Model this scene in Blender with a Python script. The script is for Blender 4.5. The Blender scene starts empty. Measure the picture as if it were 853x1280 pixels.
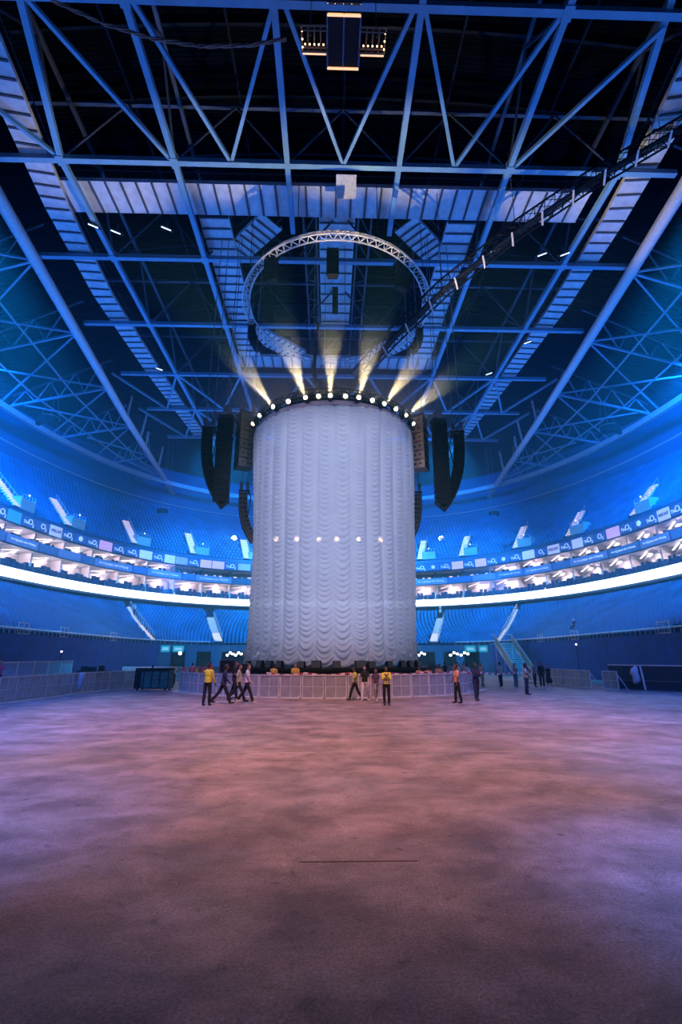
import bpy, bmesh, math, random
from mathutils import Vector, Matrix
import numpy as np
random.seed(7)
R = math.radians
SC = bpy.context.scene
COL = SC.collection
# ---------------------------------------------------------------- camera, world, lights, exposure
cam_d = bpy.data.cameras.new('camera'); cam = bpy.data.objects.new('camera', cam_d); COL.objects.link(cam)
cam_d.sensor_fit = 'VERTICAL'; cam_d.sensor_height = 36; cam_d.sensor_width = 24
cam_d.lens = 16.875; cam_d.clip_end = 500
PITCH = math.atan(181 / 600)
cam.location = (0, 0, 2.15)
cam.rotation_euler = (math.pi / 2 + PITCH, 0, -R(1.416))
SC.camera = cam
SC.view_settings.view_transform = 'Standard'; SC.view_settings.look = 'None'
SC.view_settings.gamma = 1; SC.view_settings.use_curve_mapping = False
SC.view_settings.exposure = 0.0
cy_ = SC.cycles
cy_.use_denoising = True
cy_.max_bounces = 5; cy_.diffuse_bounces = 2; cy_.glossy_bounces = 2; cy_.transparent_max_bounces = 12
cy_.volume_bounces = 0; cy_.sample_clamp_indirect = 3.0; cy_.caustics_reflective = False; cy_.caustics_refractive = False
W = bpy.data.worlds.new('arena_world'); SC.world = W; W.use_nodes = True
W.node_tree.nodes['Background'].inputs[0].default_value = (0.006, 0.08, 0.42, 1)
W.node_tree.nodes['Background'].inputs[1].default_value = 0.16

def lamp(kind, loc, target, power, color, size=0.5, angle=60, blend=0.6, vis=True):
    d = bpy.data.lights.new('lamp_light', kind); o = bpy.data.objects.new('lamp_light', d); COL.objects.link(o)
    o.location = loc; d.energy = power; d.color = color
    if kind == 'SPOT':
        d.spot_size = R(angle); d.spot_blend = blend; d.shadow_soft_size = size
    elif kind == 'AREA':
        d.shape = 'DISK'; d.size = size
    else:
        d.shadow_soft_size = size
    if target is not None:
        o.rotation_euler = (Vector(target) - Vector(loc)).to_track_quat('-Z', 'Y').to_euler()
    o['kind'] = 'helper'
    return o
HAZE = 0.0055; SMOKE = 0.10
BLUE = (0.004, 0.19, 1.0); AZURE = (0.004, 0.36, 1.0); LILAC = (0.62, 0.60, 1.0); PINK = (1.0, 0.50, 0.44); WARM = (1.0, 0.72, 0.36)
# unseen front spots added on the house side, aimed at the curtain
lamp('SPOT', (-21, -2, 19), (-.5, 36, 11), 56000, (0.54, 0.64, 1.0), 0.8, 29, 0.6)
lamp('SPOT', (22, -2, 19), (1.0, 36, 11), 56000, (0.54, 0.64, 1.0), 0.8, 29, 0.6)
# unseen warm spot added to redden the middle of the floor
lamp('SPOT', (0.5, 4, 36), (0.7, 18.0, 0), 74000, PINK, 1.2, 47, 1.0)
# unseen blue spots added to throw blue pools on the floor near the viewer
lamp('SPOT', (-14, 2, 30), (-6.0, 7.6, 0), 60000, (0.03, 0.20, 1.0), 0.4, 15, 1.0)
lamp('SPOT', (14, 2, 30), (4.8, 5.6, 0), 60000, (0.03, 0.20, 1.0), 0.4, 11, 1.0)
lamp('SPOT', (18, 4, 32), (9.0, 10.0, 0), 60000, (0.03, 0.20, 1.0), 0.4, 16, 1.0)
lamp('SPOT', (-18, 4, 32), (-11.0, 13.0, 0), 60000, (0.03, 0.20, 1.0), 0.4, 18, 1.0)
lamp('SPOT', (0.7, 70, 37), (0.7, 98, 9), 150000, (0.05, 0.52, 1.0), 0.6, 85, 0.9)  # unseen azure spot added so the haze and far stand glow
# blue wash on the bowl, from under the roof
for sx in (-1, 1):
    lamp('SPOT', (0.7 + sx * 27, 19, 36.5), (0.7 + sx * 35, 56, 7), 200000, AZURE, 0.6, 58, 0.8)
    lamp('SPOT', (0.7 + sx * 17, 66, 37.5), (0.7 + sx * 22, 90, 7), 90000, AZURE, 0.6, 76, 0.8)
    lamp('SPOT', (0.7 + sx * 40, 46, 34.0), (0.7 + sx * 50, 62, 23), 74000, BLUE, 0.6, 130, 0.9)
    lamp('SPOT', (0.7 + sx * 10, 72, 38), (0.7 + sx * 22, 104, 27), 62000, BLUE, 0.6, 90, 0.9)
    lamp('SPOT', (0.7 + sx * 24, 12, 37), (0.7 + sx * 20, 20, 0), 120000, (0.05, 0.18, 1.0), 0.6, 56, 1.0)
    # uplight into the roof steel
    lamp('SPOT', (0.7 + sx * 34, 40, 11), (0.7 + sx * 16, 44, 42), 27000, BLUE, 0.6, 110, 0.9)
    lamp('SPOT', (0.7 + sx * 26, 74, 11), (0.7 + sx * 12, 60, 42), 30000, BLUE, 0.6, 110, 0.9)
    lamp('SPOT', (0.7 + sx * 24, 14, 4), (0.7 + sx * 10, 30, 42), 8500, BLUE, 0.6, 90, 0.9)
# ---------------------------------------------------------------- materials
MATS = {}
def mat(name, col, rough=0.6, metal=0.0, var=0.15, scale=3.0, emit=None, estr=0.0, bump=0.0, alpha=1.0, coord='Object', spec=0.5):
    if name in MATS: return MATS[name]
    m = bpy.data.materials.new(name); m.use_nodes = True; nt = m.node_tree; n = nt.nodes
    b = n['Principled BSDF']
    tc = n.new('ShaderNodeTexCoord'); nz = n.new('ShaderNodeTexNoise'); nz.inputs['Scale'].default_value = scale; nz.inputs['Detail'].default_value = 4
    nt.links.new(tc.outputs[coord], nz.inputs['Vector'])
    rp = n.new('ShaderNodeValToRGB')
    lo = [c * (1 - var) for c in col]; hi = [min(1, c * (1 + var)) for c in col]
    rp.color_ramp.elements[0].color = (*lo, 1); rp.color_ramp.elements[1].color = (*hi, 1)
    rp.color_ramp.elements[0].position = 0.3; rp.color_ramp.elements[1].position = 0.7
    nt.links.new(nz.outputs['Fac'], rp.inputs['Fac']); nt.links.new(rp.outputs['Color'], b.inputs['Base Color'])
    b.inputs['Roughness'].default_value = rough; b.inputs['Metallic'].default_value = metal
    if emit:
        b.inputs['Emission Color'].default_value = (*emit, 1); b.inputs['Emission Strength'].default_value = estr
    if bump:
        bp = n.new('ShaderNodeBump'); bp.inputs['Strength'].default_value = bump; bp.inputs['Distance'].default_value = 0.02
        nt.links.new(nz.outputs['Fac'], bp.inputs['Height']); nt.links.new(bp.outputs['Normal'], b.inputs['Normal'])
    b.inputs['Alpha'].default_value = alpha; b.inputs['Specular IOR Level'].default_value = spec
    MATS[name] = m
    return m
# ---------------------------------------------------------------- mesh helper
class MB:
    def __init__(s): s.v = []; s.f = []
    def add(s, vs, fs):
        k = len(s.v); s.v += [tuple(x) for x in vs]; s.f += [tuple(i + k for i in f) for f in fs]; return s
    def box(s, c, d, rz=0.0, M=None):
        x, y, z = d[0] / 2, d[1] / 2, d[2] / 2
        vs = [Vector(q) for q in ((-x,-y,-z),(x,-y,-z),(x,y,-z),(-x,y,-z),(-x,-y,z),(x,-y,z),(x,y,z),(-x,y,z))]
        if M is not None: vs = [M @ q for q in vs]
        elif rz:
            Q = Matrix.Rotation(rz, 3, 'Z'); vs = [Q @ q for q in vs]
        C = Vector(c)
        return s.add([q + C for q in vs], [(0,3,2,1),(4,5,6,7),(0,1,5,4),(1,2,6,5),(2,3,7,6),(3,0,4,7)])
    def beam(s, a, b, w, h=None, up=(0, 0, 1)):
        h = h or w; a = Vector(a); b = Vector(b); d = (b - a).normalized(); u = Vector(up)
        if abs(d.dot(u)) > 0.98: u = Vector((0, 1, 0))
        r = d.cross(u).normalized(); u = r.cross(d).normalized()
        o = [r * (-w/2) + u * (-h/2), r * (w/2) + u * (-h/2), r * (w/2) + u * (h/2), r * (-w/2) + u * (h/2)]
        return s.add([a + q for q in o] + [b + q for q in o], [(3,2,1,0),(4,5,6,7),(0,1,5,4),(1,2,6,5),(2,3,7,6),(3,0,4,7)])
    def path(s, pts, r, n=6, closed=False, caps=True):
        P = [Vector(q) for q in pts]; m = len(P); rr = r if isinstance(r, (list, tuple)) else [r] * m
        vs = []; fs = []
        pu = None
        for i in range(m):
            if closed: d = (P[(i+1) % m] - P[i-1]).normalized()
            else: d = (P[min(i+1, m-1)] - P[max(i-1, 0)]).normalized()
            if pu is None:
                u = Vector((0, 0, 1)) if abs(d.z) < 0.9 else Vector((0, 1, 0))
            else: u = pu
            rt = d.cross(u).normalized(); u = rt.cross(d).normalized(); pu = u
            for k in range(n):
                a = 2 * math.pi * k / n
                vs.append(P[i] + rt * (math.cos(a) * rr[i]) + u * (math.sin(a) * rr[i]))
        for i in range(m if closed else m - 1):
            j = (i + 1) % m
            for k in range(n):
                l = (k + 1) % n
                fs.append((i*n+k, i*n+l, j*n+l, j*n+k))
        if not closed and caps:
            fs.append(tuple(range(n))[::-1]); fs.append(tuple((m-1)*n+k for k in range(n)))
        return s.add(vs, fs)
    def tube(s, a, b, r, n=6, r2=None): return s.path([a, b], [r, r if r2 is None else r2], n)
    def ball(s, c, r, nu=10, nv=7, sc=(1, 1, 1)):
        vs = []; fs = []
        for j in range(1, nv):
            t = math.pi * j / nv
            for i in range(nu):
                a = 2 * math.pi * i / nu
                vs.append((c[0] + r*sc[0]*math.sin(t)*math.cos(a), c[1] + r*sc[1]*math.sin(t)*math.sin(a), c[2] + r*sc[2]*math.cos(t)))
        k = len(vs); vs += [(c[0], c[1], c[2] + r*sc[2]), (c[0], c[1], c[2] - r*sc[2])]
        for j in range(nv - 2):
            for i in range(nu):
                l = (i+1) % nu; fs.append((j*nu+i, (j+1)*nu+i, (j+1)*nu+l, j*nu+l))
        for i in range(nu):
            l = (i+1) % nu; fs.append((k, i, l)); fs.append((k+1, (nv-2)*nu+l, (nv-2)*nu+i))
        return s.add(vs, fs)
    def loft(s, rows, closed=False):
        n = len(rows[0]); vs = [q for r in rows for q in r]; fs = []
        for i in range(len(rows) - 1):
            for k in range(n if closed else n - 1):
                l = (k+1) % n; fs.append((i*n+k, i*n+l, (i+1)*n+l, (i+1)*n+k))
        return s.add(vs, fs)
    def lathe(s, prof, c=(0, 0, 0), n=24, axis='Z'):
        rows = []
        for r, z in prof:
            row = []
            for i in range(n):
                a = 2*math.pi*i/n; q = (r*math.cos(a), r*math.sin(a), z)
                if axis == 'Y': q = (q[0], q[2], q[1])
                row.append((c[0]+q[0], c[1]+q[1], c[2]+q[2]))
            rows.append(row)
        return s.loft(rows, True)
    def build(s, name, m, parent=None, smooth=False, off=None):
        me = bpy.data.meshes.new(name)
        v = s.v
        if off is not None: v = [(a[0]-off[0], a[1]-off[1], a[2]-off[2]) for a in v]
        elif parent is not None:
            L = parent_loc(parent); v = [(a[0]-L[0], a[1]-L[1], a[2]-L[2]) for a in v]
        me.from_pydata(v, [], s.f); me.update()
        if smooth: me.polygons.foreach_set('use_smooth', [True] * len(me.polygons))
        me.materials.append(m)
        o = bpy.data.objects.new(name, me); COL.objects.link(o)
        if parent is not None: o.parent = parent
        elif off is not None: o.location = off
        return o
def parent_loc(p):
    L = Vector((0, 0, 0))
    while p is not None:
        L = L + p.location; p = p.parent
    return L
def tag(o, label, cat, group=None):
    o['label'] = label; o['category'] = cat
    if group: o['group'] = group
    return o
def thing(name, label, cat, loc=(0, 0, 0), group=None, rz=0.0):
    o = bpy.data.objects.new(name, None); COL.objects.link(o); o.empty_display_size = 0.2
    o.location = loc; o.rotation_euler = (0, 0, rz)
    return tag(o, label, cat, group)
def struct(o): o['kind'] = 'structure'; return o
def copy_tree(o, parent=None):
    c = o.copy(); COL.objects.link(c); c.parent = parent
    for ch in list(o.children): copy_tree(ch, c)
    return c
ORD = ('first second third fourth fifth sixth seventh eighth ninth tenth eleventh twelfth thirteenth fourteenth fifteenth sixteenth seventeenth eighteenth '
       'nineteenth twentieth').split() + ['twenty-' + w for w in 'first second third fourth fifth sixth seventh eighth ninth'.split()]
# ---------------------------------------------------------------- plan curves of the oval bowl
CX, CY = 0.7, 44.0
def ring(a, b, n, th):
    S, C = math.sin(th), math.cos(th)
    r = (abs(S/a)**n + abs(C/b)**n) ** (-1/n) if C > 0 else a / max(abs(S), 1e-6)
    return CX + r*S, CY + r*C
def lerp(A, B, t): return tuple(x + (y-x)*t for x, y in zip(A, B))
LO = ((25.5, 36, 4, 3.9), (37.3, 45.7, 2.6, 9.7)); UP = ((39.8, 47.8, 2.5, 19.5), (53, 62, 2.3, 31.5))
def tier(T, t, th):
    a, b, n, z = lerp(T[0], T[1], t); x, y = ring(a, b, n, th); return x, y, z
def ths(a0, a1, step): 
    n = max(1, round((a1-a0)/step)); return [R(a0 + (a1-a0)*i/n) for i in range(n+1)]
def sweep(prof, T):            # prof: list of (a,b,n,z)
    return MB().loft([[(*ring(q[0], q[1], q[2], t), q[3]) for t in T] for q in prof])
# ---------------------------------------------------------------- setting: floor
def floor_mat():
    m = bpy.data.materials.new('coated_concrete'); m.use_nodes = True; nt = m.node_tree; n = nt.nodes; L = nt.links
    b = n['Principled BSDF']; tc = n.new('ShaderNodeTexCoord')
    def noise(scale, sc=(1, 1, 1), det=6, dist=0.0):
        mp = n.new('ShaderNodeMapping'); mp.inputs['Scale'].default_value = sc
        z = n.new('ShaderNodeTexNoise'); z.inputs['Scale'].default_value = scale; z.inputs['Detail'].default_value = det; z.inputs['Distortion'].default_value = dist; z.inputs['Roughness'].default_value = .66
        L.new(tc.outputs['Object'], mp.inputs['Vector']); L.new(mp.outputs['Vector'], z.inputs['Vector']); return z.outputs['Fac']
    def ramp(f, stops):
        r = n.new('ShaderNodeValToRGB'); e = r.color_ramp.elements
        while len(e) < len(stops): e.new(0.5)
        for k, (p, c) in zip(e, stops): k.position = p; k.color = (*c, 1)
        L.new(f, r.inputs['Fac']); return r.outputs['Color']
    def mix(a, c, f, mode='MIX'):
        x = n.new('ShaderNodeMix'); x.data_type = 'RGBA'; x.blend_type = mode
        if isinstance(f, float): x.inputs[0].default_value = f
        else: L.new(f, x.inputs[0])
        L.new(a, x.inputs[6]); L.new(c, x.inputs[7]); return x.outputs[2]
    base = ramp(noise(0.16, det=8, dist=0.6), [(0.32, (0.20, 0.145, 0.135)), (0.5, (0.27, 0.19, 0.175)), (0.68, (0.36, 0.25, 0.235))])
    st = ramp(noise(1.1, (0.8, 1.0, 1), 12, .3), [(0.36, (0.60, 0.57, 0.57)), (0.5, (1, 1, 1)), (0.66, (1.55, 1.55, 1.65))])
    c = mix(base, st, 1.0, 'MULTIPLY')
    sp = ramp(noise(5, det=8), [(0.28, (0.4, 0.4, 0.4)), (0.42, (1, 1, 1)), (0.62, (1, 1, 1)), (0.72, (1.5, 1.5, 1.5))])
    c = mix(c, sp, 1.0, 'MULTIPLY')
    gr = ramp(noise(38, det=4), [(0.34, (0.62, 0.60, 0.60)), (0.66, (1.35, 1.33, 1.33))])
    c = mix(c, gr, 1.0, 'MULTIPLY')
    vo = n.new('ShaderNodeTexVoronoi'); vo.inputs['Scale'].default_value = 0.9; vo.inputs['Randomness'].default_value = 1
    L.new(tc.outputs['Object'], vo.inputs['Vector'])
    dots = ramp(vo.outputs['Distance'], [(0.03, (0.45, 0.42, 0.42)), (0.06, (1, 1, 1))])
    c = mix(c, dots, 1.0, 'MULTIPLY')
    L.new(c, b.inputs['Base Color'])
    rr = ramp(noise(0.5, (0.5, 1.2, 1), 6, 1.0), [(0.3, (0.42,)*3), (0.7, (0.66,)*3)])
    L.new(rr, b.inputs['Roughness']); b.inputs['Specular IOR Level'].default_value = 0.45
    bp = n.new('ShaderNodeBump'); bp.inputs['Strength'].default_value = 0.25; bp.inputs['Distance'].default_value = 0.01
    L.new(noise(9, det=6), bp.inputs['Height']); L.new(bp.outputs['Normal'], b.inputs['Normal'])
    return m
o = MB().add([(-60, -20, 0), (61, -20, 0), (61, 112, 0), (-60, 112, 0)], [(0, 1, 2, 3)]).build('floor', floor_mat()); struct(o)
# shallow floor-box lids and a saw-cut joint let into the concrete
for x0, x1, y, w, jm in ((-.3, 1.0, 6.14, .014, mat('joint_dark', (0.06, 0.05, 0.06), 0.8)), (-13, 14, 12.45, .05, mat('joint_pale', (0.40, 0.33, 0.34), 0.7, var=.3))):
    struct(MB().box(((x0+x1)/2, y, 0.002), (x1-x0, w, 0.004)).build('floor_joint', jm))
# ---------------------------------------------------------------- walls round the floor
NAVY = mat('navy_hoarding', (0.006, 0.065, 0.34), 0.7, var=0.3, scale=1.2)
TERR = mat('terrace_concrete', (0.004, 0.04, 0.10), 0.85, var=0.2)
for nm, a0, a1 in (('wall_left', -150, -44), ('wall_right', 40, 150)):
    m = sweep([(25.5, 36, 4, 0), (25.5, 36, 4, 3.9), (25.75, 36.25, 4, 3.9)], ths(a0, a1, 2)); struct(m.build(nm, NAVY))
# far end: the wall has openings to the concourse under the seats
FARW = mat('far_wall_blue', (0.01, 0.12, 0.26), 0.7, var=0.2)
fw = MB()
opens = [(-40, -36), (-33, -29.5), (-27, -19), (-12, -4), (4, 12), (17.5, 25), (27, 30), (32, 36)]
edge = -44
for a0, a1 in opens + [(40, 40)]:
    if a0 > edge: fw.v, fw.f = (lambda q: (q.v, q.f))(fw.loft([[(*ring(25.5, 36, 4, t), z) for t in ths(edge, a0, 2)] for z in (0, 3.9)]))
    if a1 > a0: fw.loft([[(*ring(25.5, 36, 4, t), z) for t in ths(a0, a1, 2)] for z in (2.9, 3.9)])
    edge = a1
struct(fw.build('wall_far', FARW))
struct(sweep([(29.5, 40, 4, 0), (29.5, 40, 4, 4.2), (25.5, 36, 4, 3.85)], ths(-46, 42, 2)).build('wall_concourse', FARW))
# seating terraces (stepped), concourse strip and balcony slabs
def terrace(T, n):
    pr = []
    for k in range(n):
        a = lerp(T[0], T[1], k/n); b = lerp(T[0], T[1], (k+1)/n)
        pr += [a, (b[0], b[1], b[2], a[3])]
    return pr + [T[1]]
THS = ths(-140, 140, 2)
struct(sweep(terrace(LO, 14), THS).build('floor_lower_terrace', TERR))
struct(sweep(terrace(UP, 16), THS).build('floor_upper_terrace', TERR))
PALE = mat('balcony_white', (0.62, 0.60, 0.62), 0.6, var=0.06)
struct(sweep([(37.3, 45.7, 2.6, 9.7), (40.2, 48.5, 2.5, 9.7), (40.2, 48.5, 2.5, 11.2), (38.3, 46.5, 2.5, 11.2)], THS).build('wall_terrace_back', mat('concourse_blue', (0.12, 0.22, 0.32), 0.7)))
SUITE_MAT = mat('suite_wall', (0.78, 0.74, 0.78), 0.7, var=0.05)
for nm, z0, z1 in (('lower', 12.0, 14.75), ('upper', 15.0, 17.25)):
    struct(sweep([(38.35, 46.55, 2.5, z0), (42.3, 50.5, 2.5, z0 + .3), (42.3, 50.5, 2.5, z1), (38.4, 46.6, 2.5, z1)], THS).build('wall_balcony_' + nm, SUITE_MAT))
STRIP = mat('fascia_navy', (0.03, 0.09, 0.20), 0.5)
struct(sweep([(38.45, 46.65, 2.5, 10.7), (38.4, 46.6, 2.5, 12.2), (38.6, 46.8, 2.5, 12.2)], THS).build('trim_1', STRIP))
struct(sweep([(38.5, 46.7, 2.5, 14.7), (38.4, 46.6, 2.5, 14.75), (38.4, 46.6, 2.5, 15.95), (38.7, 46.9, 2.5, 16.0)], THS).build('trim_2', STRIP))
struct(sweep([(38.5, 46.7, 2.5, 17.15), (38.4, 46.6, 2.5, 17.2), (38.4, 46.6, 2.5, 18.75), (39.6, 47.6, 2.5, 19.0), (39.8, 47.8, 2.5, 19.6)], THS).build('trim_3', STRIP))
# bright ribbon board round the bowl
rb = sweep([(38.25, 46.45, 2.5, 10.95), (38.15, 46.35, 2.5, 11.0), (38.15, 46.35, 2.5, 12.05), (38.25, 46.45, 2.5, 12.1)], ths(-140, 140, 1)).build('ribbon_display', mat('ribbon_glow', (0.8, 0.9, 1.0), 0.4, emit=(0.62, 0.85, 1.0), estr=3.4))
tag(rb, 'glowing white ribbon board running right round the seating bowl', 'display board')
# outer wall, roof deck
DEEP = mat('upper_wall_blue', (0.01, 0.10, 0.28), 0.9)
struct(sweep([(53, 62, 2.3, 31.5), (54, 63, 2.3, 42)], THS).build('wall_upper', DEEP))
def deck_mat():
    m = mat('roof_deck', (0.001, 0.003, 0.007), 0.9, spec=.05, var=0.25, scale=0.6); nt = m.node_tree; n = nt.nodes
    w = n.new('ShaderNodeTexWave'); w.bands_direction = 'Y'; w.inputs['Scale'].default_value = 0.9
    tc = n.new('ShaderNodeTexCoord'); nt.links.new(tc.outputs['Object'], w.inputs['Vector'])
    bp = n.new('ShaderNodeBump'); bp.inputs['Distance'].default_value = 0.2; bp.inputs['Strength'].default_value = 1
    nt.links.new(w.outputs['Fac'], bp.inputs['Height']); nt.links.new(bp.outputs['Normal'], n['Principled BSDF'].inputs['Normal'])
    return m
def deck_z(x, y):
    q = (abs((x-CX)/62)**2.4 + (abs((y-CY)/72)**2.4)) ** (1/2.4)
    return 36.5 + 13.5*max(0, 1-q*q) if q < 1 else 36.5
rows = [[(x, y, deck_z(x, y)) for x in [CX-62+124*i/40 for i in range(41)]] for y in [-24+142*j/44 for j in range(45)]]
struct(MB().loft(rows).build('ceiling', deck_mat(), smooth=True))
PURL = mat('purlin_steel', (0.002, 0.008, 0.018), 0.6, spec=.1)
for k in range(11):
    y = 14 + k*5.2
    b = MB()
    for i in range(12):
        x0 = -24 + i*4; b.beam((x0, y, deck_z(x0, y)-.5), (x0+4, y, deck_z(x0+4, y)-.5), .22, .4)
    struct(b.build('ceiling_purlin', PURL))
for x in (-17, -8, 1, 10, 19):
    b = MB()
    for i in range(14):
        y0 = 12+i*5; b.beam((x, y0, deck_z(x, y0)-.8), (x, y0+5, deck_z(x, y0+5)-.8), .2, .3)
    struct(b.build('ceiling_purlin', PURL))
# roof rim walkway
RIMM = mat('rim_steel', (0.42, 0.45, 0.52), 0.5, 0.2)
rm = sweep([(46, 57, 2.5, 34.7), (46, 57, 2.5, 35.5), (46.7, 57.7, 2.5, 35.5), (46.7, 57.7, 2.5, 34.7), (46, 57, 2.5, 34.7)], ths(-140, 140, 2)).build('trim_4', RIMM); struct(rm)
wr = MB().path([(*ring(47.5, 58.5, 2.5, t), 31.2) for t in ths(-110, 110, 3)], 0.10, 5).build('steadying_cable', RIMM)
tag(wr, 'thin cable ring slung round the bowl below the roof rim', 'cable')
# ---------------------------------------------------------------- seats
seat_t = MB()
seat_t.box((0, .12, .62), (.40, .07, .46), M=Matrix.Rotation(R(-10), 3, 'X'))     # back
seat_t.box((0, -.02, .50), (.42, .10, .38), M=Matrix.Rotation(R(-14), 3, 'X'))    # tipped-up pan
seat_t.box((0, .10, .19), (.08, .14, .38))                                        # pedestal
seat_t.box((-.24, .02, .52), (.04, .26, .05)); seat_t.box((.24, .02, .52), (.04, .26, .05))
SEATM = mat('seat_blue', (0.006, 0.20, 0.46), 0.38, spec=.2, var=0.25, scale=0.4)
UPA = [-70.7, -59, -44.1, -31.2, -19.5, 20, 29.3, 41.3, 53.4, 68.5]; LOA = [-45.5, -27.7, 24.6, 41.3]
def seat_rows(T, n, a0, a1, sp, aisles, hw, tmax=2):
    out = []
    for k in range(n):
        t = (k + .62)/n; zz = lerp(T[0], T[1], k/n)[3]
        th = R(a0)
        while th < R(a1):
            x, y = ring(*lerp(T[0], T[1], t)[:3], th)
            x2, y2 = ring(*lerp(T[0], T[1], t)[:3], th + .002)
            ds = math.hypot(x2-x, y2-y)/.002
            if t > tmax or all(abs(th - R(q))*ds > hw for q in aisles):
                out.append((x, y, zz, math.atan2(y2-y, x2-x)))
            th += sp/ds
    return out
def mass(name, tmpl, places, m):
    V = np.array(tmpl.v); F = tmpl.f; n = len(V); allv = []; allf = []
    for i, (x, y, z, a) in enumerate(places):
        c, s = math.cos(a), math.sin(a)
        q = np.empty_like(V); q[:, 0] = x + V[:, 0]*c - V[:, 1]*s; q[:, 1] = y + V[:, 0]*s + V[:, 1]*c; q[:, 2] = z + V[:, 2]
        allv.append(q); allf += [tuple(j + i*n for j in f) for f in F]
    b = MB(); b.v = [tuple(r) for r in np.concatenate(allv)]; b.f = allf
    return b.build(name, m)
# local -Y must face the floor: tangent runs clockwise seen from above, so turn by pi
LS = [(x, y, z, a + math.pi * 0) for x, y, z, a in seat_rows(LO, 14, -104, 104, .62, LOA, .75)]
def facing(x, y, a):      # make the seat's local -Y point towards the arena centre
    fx, fy = math.sin(a), -math.cos(a)
    return a if (CX-x)*fx + (CY-y)*fy > 0 else a + math.pi
LS = [(x, y, z, facing(x, y, a)) for x, y, z, a in LS]
def in_frame(x, y, z):
    v = cam_inv @ Vector((x, y, z))
    return v.z < 0 and abs(v.x/-v.z*600) < 415 and abs(v.y/-v.z*600) < 640
bpy.context.view_layer.update(); cam_inv = cam.matrix_world.inverted()
vis = sorted([q for q in LS if in_frame(*q[:3])], key=lambda q: q[0]**2 + q[1]**2)
near = set(vis[:300])
seat0 = None
for x, y, z, a in vis[:300]:
    if seat0 is None:
        seat0 = seat_t.build('stadium_seat', SEATM); o = seat0
    else: o = seat0.copy(); COL.objects.link(o)
    o.location = (x, y, z); o.rotation_euler = (0, 0, a)
    tag(o, 'blue tip-up stadium seat in the front part of the lower side stands', 'seat', 'blue seats of the lower stands')
rest = [q for q in LS if q not in near]
o = mass('lower_stand_seating', seat_t, rest, SEATM); o['kind'] = 'stuff'; tag(o, 'rows of blue tip-up seats filling the lower stands', 'seating')
us = MB(); us.box((0, .10, .60), (.46, .08, .50), M=Matrix.Rotation(R(-10), 3, 'X')); us.box((0, -.02, .46), (.44, .10, .36), M=Matrix.Rotation(R(-14), 3, 'X'))
US = [(x, y, z, facing(x, y, a)) for x, y, z, a in seat_rows(UP, 16, -85, 85, .66, UPA, .9, .47)]
o = mass('upper_stand_seating', us, US, SEATM); o['kind'] = 'stuff'; tag(o, 'rows of blue tip-up seats filling the upper stands', 'seating')
# ---------------------------------------------------------------- aisle stairs
STEP = mat('aisle_step', (0.62, 0.60, 0.62), 0.7, var=0.1); RAILM = mat('rail_white', (0.55, 0.58, 0.62), 0.4, 0.3)
BULB = mat('aisle_lamp', (0.9, 0.9, 0.8), 0.4, emit=(0.9, 0.95, 1.0), estr=4); STEPGLOW = mat('step_glow_strip', (0.8, 0.75, 0.75), 0.5, emit=(1.0, 0.82, 0.82), estr=1.0)
def aisle(T, n, deg, t0, t1, w, label, vom):
    th = R(deg); x, y, z = tier(T, t0, th); r = thing('aisle_stairs', label, 'stairs', (x, y, z), 'aisle stairs in the stands')
    sx, sy = ring(*lerp(T[0], T[1], t0)[:3], th + .002); ta = math.atan2(sy-y, sx-x)
    N = int(n*2*(t1-t0)); b = MB()
    for k in range(N):
        t = t0 + (t1-t0)*(k+.5)/N; X, Y, Z = tier(T, t, th); b.box((X, Y, Z + .08), (w, .46, .3), ta)
    b.build('step', STEP, r)
    lg_ = MB()
    for k in range(N):
        t = t0 + (t1-t0)*(k+.12)/N; X, Y, Z = tier(T, t, th); lg_.box((X, Y, Z + .27), (w*.96, .20, .10), ta)
    lg_.build('step_glow', STEPGLOW, r)  # glowing strips added along the steps so the aisle looks bright
    h = MB(); nx, ny = math.cos(ta)*w/2, math.sin(ta)*w/2
    A = Vector(tier(T, t0, th)); B = Vector(tier(T, t1, th)); off = Vector((nx, ny, 0))
    m = max(3, int(N/2))
    for k in range(m+1):
        p = A.lerp(B, k/m) + off; h.tube(p, p + Vector((0, 0, 1.0)), .04, 5)
    h.tube(A + off + Vector((0, 0, 1)), B + off + Vector((0, 0, 1)), .04, 5)
    h.build('handrail', RAILM, r)
    if vom:
        v = MB(); ou = Vector((-math.sin(ta), math.cos(ta), 0))
        if ou.dot(Vector((x-CX, y-CY, 0))) < 0: ou = -ou
        tg = Vector((math.cos(ta), math.sin(ta), 0))
        p = A + tg*1.6; v.box(p + Vector((0, 0, .75)), (2.4, .12, 1.4), ta); p2 = p + tg*1.2 + ou*.7; v.box(p2 + Vector((0, 0, .9)), (.12, 1.5, 1.6), ta)
        p3 = p - tg*1.2 + ou*.7; v.box(p3 + Vector((0, 0, .9)), (.12, 1.5, 1.6), ta)
        v.build('parapet', mat('parapet_white', (0.45, 0.47, 0.52), 0.6), r)
        g = MB()
        for k in range(5):
            q = p + tg*(-1.1 + .55*k) - ou*.05; g.tube(q + Vector((0, 0, 1.4)), q + Vector((0, 0, 2.0)), .03, 5)
        g.tube(p - tg*1.2 + Vector((0, 0, 2.0)), p + tg*1.2 + Vector((0, 0, 2.0)), .035, 5); g.build('guard_rail', RAILM, r)
        MB().ball(p + Vector((0, 0, 2.12)), .09, 8, 6).build('step_lamp', BULB, r)
for side, lst in (('left', sorted([q for q in UPA if q < 0], key=abs)), ('right', sorted(q for q in UPA if q > 0))):
    for k, dg in enumerate(lst):
        aisle(UP, 16, dg, .03, .44, 1.3, f'white aisle stairs in the upper stand, {ORD[k]} from the curtain on the {side}', True)
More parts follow.
